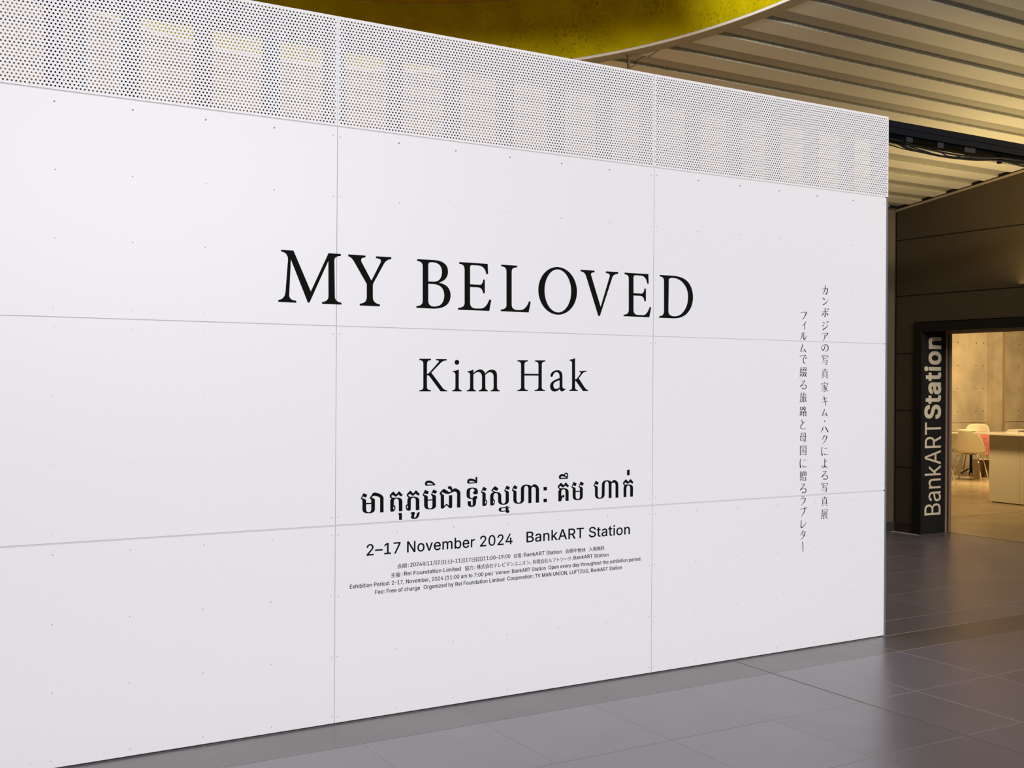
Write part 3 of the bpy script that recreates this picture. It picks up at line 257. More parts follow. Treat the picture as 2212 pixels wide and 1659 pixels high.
LATIN = """
RB	456	59 508,0 -508,192 -1,51 4,43 14,33 21,22 28,14 34,5 34,-4 40,-13 31,-15 21,-23 19,-25 13,-24 6,1 3,40 18,32 35,8 24,3 32,-4 35,-13 31,-24 29,-25 19,-43 15,-43 4|126 58,0 172,127 0,26 -3,27 -10,19 -13,16 -20,10 -23,3 -26,-5 -29,-21 -26,-33 -17,-51 -6|126 286,0 165,115 0,41 -6,31 -18,16 -25,6 -31,-2 -22,-9 -19,-17 -20,-19 -13,-52 -12
Ra	389	29 110,5 -37,14 -29,19 -23,26 -17,31 -10,34 -4,56 10,37 23,21 28,3 0,1 -52,61 0,0 258,-3 32,-2 7,-10 26,-14 20,-22 19,-46 19,-40 4,-10 0,-58 -8,-28 -11,-24 -17,-24 -26,-15 -29,1 -3,59 -16,19 27,29 20,47 9,43 -8,24 -22,4 -4,8 -41,-3 -11,-9 -9,-29 -7,-56 -7,-52 -9,-49 -18,-18 -13,-17 -20,-9 -22|93 105,2 18,9 15,30 20,42 10,56 7,28 6,15 7,0 -50,-4 -25,-8 -19,-15 -18,-22 -17,-24 -9,-31 -4,-40 6,-28 20
Rn	410	52 378,0 -378,63 0,0 232,3 25,8 23,16 23,20 14,22 8,28 3,33 -5,12 -9,16 -11,17 -29,5 -36,0 -238,62 -1,1 245,-4 37,-12 39,-20 29,-27 21,-30 11,-40 4,-38 -5,-36 -18,-28 -29,-10 -22,-1 68
Rk	381	52 508,0 -508,63 0,0 140,39 36,139 -176,79 -1,-1 4,-169 213,158 163,-77 0,-163 -166,-5 0,0 296
RR	449	59 508,0 -508,67 0,0 197,119 1,107 -198,76 -1,-1 5,-112 206,19 6,34 24,22 29,16 39,3 37,-3 50,-16 40,-19 26,-5 6,-32 22,-47 16,-44 4|126 256,0 195,109 0,33 -2,30 -10,22 -16,13 -18,3 -8,5 -17,3 -32,-3 -24,-7 -22,-16 -21,-21 -14,-33 -9,-32 -3
RT	449	31 508,1 -57,161 0,0 -451,65 -1,0 452,160 0,0 58
RA	480	15 0,71 0,50 141,207 0,51 -141,69 0,-187 509,-76 0|156 200,38 108,44 144,42 -132,43 -120
M 	188	
M(	273	82 211,1 -43,6 -44,12 -58,16 -52,33 -76,19 -35,6 -6,62 0,5 5,0 7,-48 109,-28 99,-8 89,10 106,29 112,45 112,0 6,-5 3,-62 0,-4 -4,-5 -8,-40 -89,-31 -114
M)	273	30 540,0 -4,46 -110,26 -102,4 -14,9 -99,-8 -89,-5 -20,-22 -82,-48 -110,-2 -7,6 -6,62 0,8 8,36 73,16 40,10 34,11 44,6 33,5 51,0 35,-10 105,-32 124,-45 97,-5 4,-62 0
M,	188	31 -116,1 -6,5 -4,48 0,5 4,53 189,0 6,-3 4,-73 1,-5 -4
M.	188	43 44,3 -22,11 -17,19 -13,16 -3,23 3,16 10,14 20,2 14,-2 25,-11 15,-20 14,-15 3,-9 0,-14 -3,-15 -10,-15 -20
M0	453	41 268,1 -55,4 -36,7 -33,9 -33,27 -53,38 -40,47 -24,50 -8,54 8,49 24,38 40,26 53,9 31,7 33,4 51,0 72,-6 42,-6 28,-8 29,-27 54,-39 40,-45 24,-48 7,-10 0,-50 -7,-45 -25,-38 -40,-27 -53,-9 -33,-7 -33,-4 -36|116 247,3 64,10 52,17 39,20 26,28 18,33 7,32 -7,26 -16,22 -29,16 -38,10 -50,4 -57,-4 -61,-10 -50,-16 -38,-19 -25,-30 -20,-30 -5,-34 5,-27 17,-21 27,-17 40,-10 51
M1	453	69 56,0 -57,5 -6,318 0,5 5,0 58,-3 5,-111 1,0 448,-5 5,-82 0,-110 -79,-7 -7,0 -72,4 -5,5 -1,117 85,0 -374,-130 -1
M2	453	57 48,0 -49,5 -6,328 0,5 4,1 61,-5 5,-225 1,109 115,65 74,38 63,9 52,-4 46,-19 39,-24 27,-31 23,-39 15,-41 5,-49 -5,-42 -17,-26 -19,-10 -9,-22 -27,-16 -40,-5 -45,5 -6,67 1,3 4,3 30,8 20,13 18,18 13,22 10,25 2,47 -10,19 -12,13 -15,4 -10,5 -12,2 -22,-8 -42,-29 -45
M4	453	33 160,0 -56,5 -6,237 0,1 -101,5 -4,63 0,4 4,1 101,68 1,3 5,0 60,-6 5,-65 1,0 149,-3 5,-65 1,-6 -5,0 -151,-156 1,196 332,2 8,-3 4,-68 1,-6 -4
M7	453	55 510,0 -59,5 -6,254 0,-223 -442,0 -6,5 -4,71 0,4 4,227 450,0 63,-6 5,-331 0
M9	453	57 356,4 -52,16 -38,26 -36,29 -21,41 -17,50 -3,33 5,-133 -192,1 -5,5 -4,73 0,8 10,111 162,59 103,12 39,3 47,-4 42,-14 36,-3 6,-24 33,-39 30,-37 16,-44 6,-50 -6,-40 -17,-37 -29,-24 -32,-16 -39|132 350,3 28,6 16,4 11,13 18,20 18,24 10,24 2,29 -4,21 -9,18 -16,13 -19,10 -25,3 -26,-3 -32,-10 -25,-13 -19,-20 -16,-22 -9,-24 -3,-27 3,-23 10,-20 16,-14 19,-9 26
M:	188	43 44,3 -22,11 -17,19 -13,16 -3,23 3,16 10,14 20,2 14,-2 25,-11 15,-20 14,-15 3,-9 0,-14 -3,-15 -10,-15 -20|43 319,3 -22,10 -16,20 -14,18 -3,21 3,15 10,13 17,4 17,-2 25,-11 16,-20 14,-16 3,-22 -3,-15 -10,-15 -20
MA	480	9 2,1 -5,5 -4,71 0,5 4,49 138,198 0,51 -138,5 -4,70 0,5 4,0 7,-2 7,-180 490,-4 10,-4 4,-79 0,-5 -3|165 206,35 100,38 125,43 -135,33 -90
MB	456	53 510,1 -513,5 -4,193 0,46 4,48 14,35 22,25 30,14 35,5 34,-4 44,-14 32,-15 21,-25 21,-27 14,-10 2,29 14,9 9,25 28,9 25,3 36,-4 30,-14 37,-26 31,-26 19,-43 16,-44 4,-189 0|132 64,0 160,120 0,26 -3,25 -9,19 -14,14 -17,9 -21,3 -24,-5 -28,-17 -23,-32 -16,-52 -6|132 292,0 153,108 0,38 -5,29 -16,16 -23,6 -29,-2 -22,-13 -24,-10 -11,-17 -12,-52 -12
MC	510	33 261,2 -49,7 -39,8 -29,9 -21,6 -13,15 -25,16 -23,27 -27,33 -21,20 -10,26 -10,30 -6,28 -2,46 3,36 9,28 12,35 22,29 27,20 28,16 35,9 35,0 4,-3 4,-70 1,-6 -7,-18 -43,-29 -29,-40 -21,-51 -6,-38 6,-37 16,-30 27,-26 38,-5 16,-11 33,-5 54,5 61,17 52,23 35,33 28,38 18,39 5,48 -7,40 -20,30 -30,17 -43,5 -7,69 -1,4 3,1 8,-9 35,-17 36,-19 27,-28 27,-8 5,-20 13,-36 16,-70 11,-38 -1,-30 -6,-27 -9,-30 -16,-24 -17,-27 -27,-16 -21,-19 -36,-10 -24,-10 -33,-6 -36
ME	419	53 510,1 -513,5 -4,319 1,3 5,0 59,-5 5,-244 1,0 158,224 0,5 6,0 59,-5 6,-224 0,0 152,242 0,5 6,-1 61,-5 3,-314 0
MF	410	53 510,0 -511,6 -6,67 0,6 6,0 215,215 0,6 6,0 59,-5 6,-216 0,0 160,239 0,5 6,0 59,-6 5,-311 0
MG	520	33 261,2 -50,5 -34,10 -33,12 -30,17 -30,18 -22,26 -26,21 -16,31 -16,27 -10,31 -6,40 -2,55 7,54 21,41 30,33 42,22 53,7 57,0 61,-6 5,-197 0,-5 -3,-1 -61,4 -5,127 -1,-4 -31,-13 -35,-20 -28,-28 -21,-34 -13,-38 -4,-41 5,-41 17,-31 27,-26 38,-16 49,-5 54,5 61,17 52,23 36,31 27,38 18,39 5,49 -7,40 -20,4 -5,25 -27,20 -43,4 -4,70 -1,5 4,1 6,-9 33,-17 35,-19 28,-30 27,-24 17,-40 19,-42 9,-26 2,-42 -1,-30 -6,-27 -9,-28 -15,-26 -20,-25 -23,-17 -24,-17 -29,-11 -28,-11 -36,-5 -34
MI	300	24 510,0 -59,4 -5,83 -2,0 -380,-83 -2,-4 -4,0 -60,6 -5,241 0,5 6,0 59,-4 4,-82 2,0 380,82 2,4 5,0 59,-6 5,-240 0
ML	393	53 510,1 -513,5 -4,306 1,3 5,0 59,-5 5,-231 1,0 446,-6 5,-67 0
MM	628	53 510,0 -511,4 -5,66 -1,6 5,-1 392,35 -102,116 -289,6 -6,58 0,6 5,114 290,35 100,-1 -390,6 -5,66 0,5 4,1 513,-4 4,-96 1,-5 -4,-125 -321,-30 -93,-32 95,-125 319,-5 4,-94 0
MN	523	53 510,1 -513,5 -4,67 0,6 5,0 294,-4 110,67 -114,186 -291,5 -4,80 1,3 5,-1 513,-4 3,-66 0,-6 -5,0 -354,2 -45,-50 83,-202 318,-4 3,-79 0
MO	533	33 261,2 -49,7 -39,8 -29,9 -21,6 -13,15 -25,18 -25,25 -25,23 -16,34 -17,22 -8,30 -6,42 -2,28 2,30 6,26 10,20 10,33 21,25 25,18 25,15 25,15 34,9 32,5 38,1 26,-1 54,-5 38,-8 29,-16 37,-15 27,-18 23,-25 25,-22 16,-32 17,-27 9,-30 6,-44 1,-22 -1,-30 -6,-27 -9,-20 -10,-12 -7,-22 -16,-25 -25,-18 -23,-19 -36,-10 -24,-10 -33,-6 -36|110 250,5 61,17 52,24 37,31 27,39 17,39 5,33 -4,10 -1,38 -17,32 -27,20 -32,4 -7,17 -50,4 -56,-4 -58,-17 -50,-24 -37,-27 -24,-9 -6,-37 -15,-38 -5,-43 6,-37 16,-30 27,-25 36,-6 18,-11 33
MP	445	53 510,0 -511,6 -6,67 0,6 6,0 180,108 0,50 5,44 16,6 4,33 27,22 29,4 8,12 34,4 39,0 14,-4 34,-15 45,-22 29,-7 7,-32 23,-39 15,-6 2,-48 5,-183 0|132 250,0 195,101 0,33 -2,28 -10,20 -16,13 -19,8 -24,2 -28,-2 -28,-9 -22,-13 -20,-19 -14,-30 -10,-31 -3
MR	449	53 510,1 -513,5 -4,67 0,6 5,0 193,110 1,105 -195,5 -4,79 1,4 5,-2 7,-110 200,14 5,37 26,21 29,17 41,3 37,-3 52,-17 42,-19 26,-7 8,-32 23,-49 16,-44 4,-185 0|132 262,0 183,102 0,32 -2,28 -9,20 -14,14 -18,7 -23,3 -30,-3 -24,-7 -22,-14 -17,-18 -13,-34 -9,-31 -3
MS	447	31 138,8 -45,19 -36,30 -32,35 -21,9 -4,38 -11,50 -5,59 5,45 15,35 21,9 7,24 28,18 37,5 38,-2 23,-1 15,-12 29,-39 43,-47 26,-47 15,-51 13,-45 16,-35 24,-11 16,-3 20,3 21,11 20,13 13,25 14,22 7,28 2,42 -6,32 -15,22 -22,10 -33,5 -5,67 0,5 5,0 7,-6 34,-18 35,-30 31,-35 22,-40 13,-37 4,-21 0,-43 -4,-41 -13,-37 -23,-29 -30,-19 -37,-6 -40,8 -51,26 -37,10 -8,41 -27,56 -21,54 -15,52 -17,35 -24,8 -16,4 -22,-4 -20,-12 -22,-15 -15,-24 -14,-29 -8,-31 -2,-56 10,-23 11,-17 15,-8 14,-4 8,-5 23,-5 7,-69 0
MT	449	25 510,0 -59,5 -6,157 0,0 -447,5 -5,67 0,5 6,0 446,155 0,5 6,0 59,-6 5,-387 0
MU	517	53 510,0 -341,6 -47,20 -45,32 -41,40 -27,49 -18,55 -6,15 1,48 5,49 18,40 28,22 27,12 16,17 42,6 50,-1 340,-5 3,-66 0,-5 -5,0 -329,-4 -35,-12 -29,-18 -25,-24 -17,-33 -12,-37 -4,-37 4,-33 12,-25 18,-18 25,-11 28,-4 32,0 332,-6 5,-66 0
MV	480	9 510,1 -6,187 -506,6 -5,78 1,4 5,182 501,2 6,0 6,-5 3,-70 0,-5 -3,-106 -305,-42 -130,-45 139,-105 295,-6 4,-70 0
MZ	438	33 510,0 -59,5 -6,270 1,-42 -59,-230 -337,0 -53,5 -4,361 1,3 5,0 59,-5 5,-271 0,46 62,228 334,0 53,-5 3,-359 0
Ma	389	23 111,5 -40,14 -30,23 -25,27 -18,31 -10,33 -4,59 10,39 24,16 20,0 -39,3 -5,67 0,3 5,0 260,-3 32,-2 6,-11 28,-14 20,-27 23,-44 18,-41 4,-13 0,-58 -8,-29 -12,-24 -17,-27 -29,-15 -30,0 -5,4 -5,55 -16,8 0,4 3,17 25,29 20,46 8,39 -8,23 -21,9 -39,-2 -10,-5 -5,-29 -7,-57 -7,-51 -9,-51 -19,-18 -13,-19 -22,-10 -23|99 105,2 16,7 13,30 19,40 9,55 7,28 6,8 4,0 -40,-4 -24,-8 -18,-11 -15,-21 -17,-25 -9,-30 -4,-37 6,-25 18
Mb	424	46 510,1 -513,5 -4,63 1,3 5,1 47,15 -21,32 -25,30 -12,37 -3,40 6,44 19,35 31,25 41,15 48,4 50,0 18,-4 44,-17 56,-23 36,-32 30,-7 5,-40 16,-48 6,-30 -3,-24 -7,-5 -3,-30 -24,-15 -18,0 174,-6 5,-63 0|120 188,2 38,9 34,4 8,10 19,20 19,24 12,31 5,31 -4,25 -13,19 -20,15 -28,8 -32,3 -32,-3 -42,-8 -30,-15 -31,-19 -19,-25 -15,-28 -3,-32 3,-26 14,-15 14,-4 5,-15 28,-9 34
Mc	396	27 191,6 -61,18 -50,24 -36,36 -32,45 -21,54 -6,53 7,46 23,38 38,22 46,0 6,-5 4,-56 14,-6 0,-5 -4,-11 -27,-19 -20,-25 -13,-35 -6,-31 4,-27 15,-19 21,-16 27,-9 34,-2 34,2 34,10 36,15 25,19 21,27 15,4 0,27 4,33 -4,27 -14,17 -19,13 -27,5 -4,62 15,4 4,1 6,-23 45,-37 37,-47 22,-52 7,-49 -6,-42 -16,-8 -5,-36 -32,-26 -40,-16 -46
Md	424	27 194,5 -63,16 -49,25 -41,35 -31,44 -19,40 -6,37 3,27 10,35 27,15 20,0 -46,3 -5,66 0,4 5,-1 513,-5 3,-63 0,-5 -5,-1 -176,-15 19,-32 25,-27 10,-38 3,-40 -6,-43 -18,-36 -32,-25 -41,-16 -48|103 188,2 36,9 34,7 12,9 16,19 20,25 13,31 4,29 -4,26 -13,18 -19,16 -27,9 -34,2 -36,-2 -38,-9 -30,-16 -33,-18 -18,-26 -14,-27 -3,-33 3,-25 15,-19 19,-15 29,-10 33
Me	404	27 192,6 -62,18 -50,24 -36,36 -32,47 -21,59 -6,34 3,33 9,31 16,26 22,18 25,12 28,0 5,-5 5,-56 13,-6 0,-4 -3,-21 -31,-27 -17,-40 -7,-32 4,-26 10,-21 18,-17 25,-9 30,-2 22,267 0,5 4,1 29,-3 50,-11 39,-17 35,-27 30,-20 16,-32 16,-66 10,-48 -6,-43 -21,-37 -33,-26 -39,-16 -48|105 228,0 10,10 28,16 25,18 16,25 12,31 4,31 -4,24 -11,17 -17,14 -23,10 -34,-1 -7
Mf	254	-1 380,0 -54,4 -5,71 -1,0 -322,6 -5,64 0,5 6,0 321,80 0,6 6,0 54,-4 4,-82 2,0 32,2 22,8 15,14 8,23 4,18 -2,11 -4,6 1,4 6,14 49,0 6,-5 5,-20 6,-32 3,-12 -1,-50 -12,-19 -12,-21 -22,-13 -26,-3 -31,0 -47,-69 -1
Mg	425	27 195,5 -61,16 -46,25 -37,37 -30,40 -18,41 -5,38 3,25 8,5 4,31 22,15 18,0 -56,-7 -40,-20 -26,-32 -17,-34 -4,-4 0,-48 8,-5 1,-29 20,-21 26,-6 1,-51 -28,-3 -5,1 -7,33 -42,53 -31,35 -8,45 -3,42 4,39 11,34 20,29 29,18 38,5 43,0 393,-4 5,-66 0,-3 -5,0 -46,-15 19,-32 24,-29 12,-40 1,-40 -5,-42 -18,-34 -32,-26 -40,-16 -48|103 192,2 35,10 32,14 27,20 20,27 13,31 4,29 -5,25 -12,18 -18,12 -22,12 -37,2 -35,-2 -37,-10 -34,-14 -25,-18 -17,-29 -12,-27 -3,-28 3,-30 14,-17 17,-15 25,-10 32
Mh	410	46 510,1 -513,5 -4,63 0,5 4,1 233,3 26,8 24,15 19,16 11,22 9,26 3,32 -5,5 -3,21 -16,15 -26,5 -36,0 -238,6 -5,65 1,4 5,0 246,-4 43,-14 38,-19 26,-29 23,-31 12,-36 4,-46 -5,-37 -18,-27 -29,0 171,-6 5,-63 0
Mi	167	46 380,0 -382,6 -5,64 0,5 6,0 381,-6 5,-63 0|34 486,3 -20,11 -15,17 -12,18 -3,19 3,16 10,11 15,3 14,-2 21,-9 16,-20 13,-14 3,-22 -3,-14 -10,-13 -15
Mk	381	46 510,1 -513,5 -4,63 0,5 4,1 141,32 30,137 -174,85 0,3 4,-1 7,-167 211,155 159,0 7,-4 3,-81 -1,-159 -162,0 288,-6 5,-63 0
Mm	610	46 380,0 -381,4 -5,65 -1,6 5,0 243,3 23,8 22,13 16,15 11,38 10,26 -3,6 -2,19 -13,14 -21,5 -27,0 -258,3 -5,65 -1,6 5,0 248,8 38,2 4,25 26,20 7,21 2,27 -4,23 -11,16 -22,5 -31,0 -257,6 -5,63 0,5 4,1 263,-4 34,-13 38,-18 25,-7 5,-21 16,-28 11,-40 4,-55 -12,-44 -31,-16 -22,-4 8,-24 31,-33 20,-40 6,-47 -10,-41 -31,-10 -14,-1 42,-3 5,-63 0
Mn	410	46 380,1 -383,5 -4,63 0,5 4,1 233,3 26,8 24,15 19,16 11,22 9,26 3,32 -5,5 -3,21 -16,15 -26,5 -36,0 -238,6 -5,65 1,4 5,0 246,-4 37,-12 40,-21 30,-27 22,-9 4,-24 9,-44 4,-38 -5,-36 -18,-30 -32,-1 44,-3 4,-63 1
Mo	415	27 191,6 -61,18 -50,24 -36,36 -32,8 -5,41 -16,43 -6,51 6,49 19,37 33,25 38,18 49,4 49,-4 61,-18 55,-26 38,-33 30,-9 6,-42 16,-44 6,-51 -6,-41 -16,-8 -5,-36 -32,-26 -40,-16 -46|103 186,2 36,10 36,15 25,18 20,28 16,31 4,33 -4,26 -15,21 -21,14 -27,8 -33,3 -31,-2 -34,-9 -38,-15 -27,-8 -9,-12 -12,-26 -15,-33 -4,-27 4,-4 0,-27 15,-19 21,-16 27,-9 33
Mp	424	46 380,0 -524,6 -6,63 0,6 6,0 186,15 -18,32 -25,27 -11,40 -2,41 5,40 19,36 32,25 40,15 48,3 35,1 32,-4 50,-15 48,-26 40,-34 32,-40 17,-42 6,-14 0,-27 -2,-17 -6,-10 -3,-33 -26,-15 -21,-1 48,-3 5,-63 1|120 187,2 40,11 37,13 24,18 18,25 12,30 5,32 -5,25 -13,19 -19,15 -27,8 -33,3 -31,-3 -43,-8 -33,-15 -27,-19 -20,-25 -14,-31 -4,-27 3,-27 13,-8 8,-13 12,-13 27,-10 35
Mr	259	46 380,0 -382,6 -5,64 0,5 6,0 241,3 22,8 18,8 11,5 5,18 13,22 8,22 2,33 -4,6 1,4 5,0 65,-5 5,-20 0,-17 0,-29 -4,-31 -15,-25 -23,-4 -7,-1 38,-3 5,-63 0
Mt	227	-1 380,1 -57,5 -3,53 0,0 -228,8 -44,23 -33,34 -20,41 -6,13 0,17 1,22 6,3 4,0 6,-11 51,-5 4,-31 -4,-21 3,-10 6,-6 12,-2 19,0 223,74 1,4 5,-1 56,-5 3,-72 0,-1 89,-5 3,-63 0,-6 -5,0 -86,-53 -1
Mu	410	46 380,0 -246,4 -37,12 -39,19 -28,27 -23,9 -5,26 -10,43 -4,38 5,35 17,32 33,1 -44,3 -5,65 0,4 5,-1 383,-5 4,-63 0,-6 -5,0 -232,-3 -26,-9 -23,-17 -21,-13 -10,-14 -6,-8 -3,-22 -3,-37 6,-24 17,-16 27,-5 35,0 239,-6 5,-63 0
Mv	389	10 380,2 -9,144 -373,6 -5,67 1,3 3,4 8,134 352,8 19,-1 6,-5 3,-68 0,-5 -4,-79 -217,-25 -79,-24 75,-81 222,-5 3,-69 0
Mx	379	14 2,1 -5,5 -4,74 1,60 87,35 60,36 -59,59 -88,75 -1,4 4,1 5,-4 7,-127 183,124 183,1 5,-3 4,-77 0,-51 -74,-36 -62,-37 60,-50 76,-75 1,-5 -3,0 -8,122 -180
My	389	10 380,2 -7,144 -374,-11 -32,-21 -36,-22 -13,-42 2,-5 -4,-15 -57,7 -5,16 -4,22 -2,10 0,46 9,42 33,28 50,165 433,2 8,-6 5,-68 0,-5 -4,-81 -221,-23 -75,-25 77,-80 219,-5 4,-69 0
Mz	380	35 48,0 -49,5 -6,300 0,5 4,1 60,-5 6,-204 0,201 264,1 53,-3 4,-289 1,-5 -3,-1 -60,5 -6,196 0
M–	350	-7 245,0 -58,5 -6,353 0,6 5,0 59,-5 6,-353 0
BS	447	14 154,0 -42,6 -31,18 -36,35 -38,44 -26,31 -9,50 -5,52 0,44 4,6 1,32 10,46 28,32 36,18 36,4 31,0 52,-3 27,-9 23,-32 35,-14 14,-52 28,-100 29,-38 13,-32 22,-5 7,-4 13,3 5,1 7,6 13,12 11,15 9,41 11,23 -3,8 -4,6 -1,27 -12,15 -16,9 -29,4 -7,6 -6,99 0,7 7,0 44,-5 25,-19 37,-33 34,-35 22,-34 12,-36 4,-65 1,-42 -5,-28 -9,-44 -26,-32 -33,-19 -38,-5 -32,0 -50,8 -39,25 -36,8 -8,43 -29,59 -23,47 -13,64 -21,28 -20,7 -20,-3 -5,-1 -9,-8 -15,-11 -10,-20 -11,-42 -12,-42 7,-6 3,-9 2,-16 8,-12 11,-8 12,-8 31,-9 11,-101 0
Bt	227	-18 396,0 -87,7 -6,52 -1,0 -232,6 -34,21 -33,6 -6,35 -20,33 -5,73 1,13 4,9 7,0 44,-10 42,-7 8,-46 -1,-6 4,-9 1,-2 10,-5 8,-2 19,0 183,71 1,7 6,0 87,-7 7,-71 0,0 85,-6 7,-96 0,-7 -7,0 -85,-52 0
Ba	389	6 133,0 -50,4 -28,8 -17,6 -12,26 -28,33 -21,22 -7,29 -3,51 0,45 8,20 13,3 -3,0 -3,7 -6,94 0,7 7,0 298,-4 30,-10 26,-16 23,-24 22,-12 7,-37 15,-35 4,-57 0,-53 -8,-25 -10,-25 -19,-32 -34,-14 -27,0 -37,7 -6,8 -5,42 -12,44 0,6 6,15 23,9 6,12 9,8 1,6 3,22 4,20 -4,2 -2,9 -3,13 -12,4 -11,1 -9,-34 -10,-57 -7,-47 -8,-45 -18,-21 -14,-23 -27,-9 -19|123 107,2 10,21 14,14 5,40 8,50 7,-7 -28,-8 -17,-8 -11,-14 -10,-17 -7,-22 -6,-20 4,-4 3,-8 1,-15 11
Bt	227	-18 396,0 -87,7 -6,52 -1,0 -232,6 -34,21 -33,6 -6,35 -20,33 -5,73 1,13 4,9 7,0 44,-10 42,-7 8,-46 -1,-6 4,-9 1,-2 10,-5 8,-2 19,0 183,71 1,7 6,0 87,-7 7,-71 0,0 85,-6 7,-96 0,-7 -7,0 -85,-52 0
Bi	167	29 396,0 -414,7 -6,96 0,6 7,0 413,-7 7,-95 0|17 508,0 -50,1 -6,18 -21,15 -10,10 -2,46 0,8 1,17 11,6 6,11 16,0 61,-10 15,-7 7,-17 11,-6 1,-50 0,-8 -1,-15 -11,-7 -7,-10 -13
Bo	415	10 213,0 -52,5 -49,16 -44,26 -39,11 -11,33 -27,39 -18,41 -5,52 0,42 5,40 18,43 38,27 40,15 41,5 47,0 61,-4 45,-13 37,-31 48,-8 8,-34 29,-40 18,-42 5,-51 0,-42 -5,-41 -19,-42 -37,-26 -39,-16 -44|122 184,1 16,8 32,5 15,12 22,16 18,18 9,25 7,11 -2,6 -4,9 -1,15 -8,20 -19,11 -21,4 -14,9 -33,1 -14,-1 -13,-13 -46,-11 -21,-20 -19,-15 -8,-9 -1,-6 -4,-10 -2,-11 2,-7 4,-8 1,-18 9,-16 18,-13 23,-12 45
Bn	410	29 396,0 -414,7 -6,95 0,7 6,0 226,3 26,11 34,9 11,14 12,34 10,12 -2,5 -3,8 -1,15 -11,12 -18,1 -9,4 -7,6 -36,0 -232,7 -6,96 0,6 7,0 284,-3 38,-8 25,-5 9,-20 28,-30 25,-10 5,-20 8,-32 3,-52 0,-27 -3,-34 -16,-4 1,0 6,-7 7,-93 0
"""
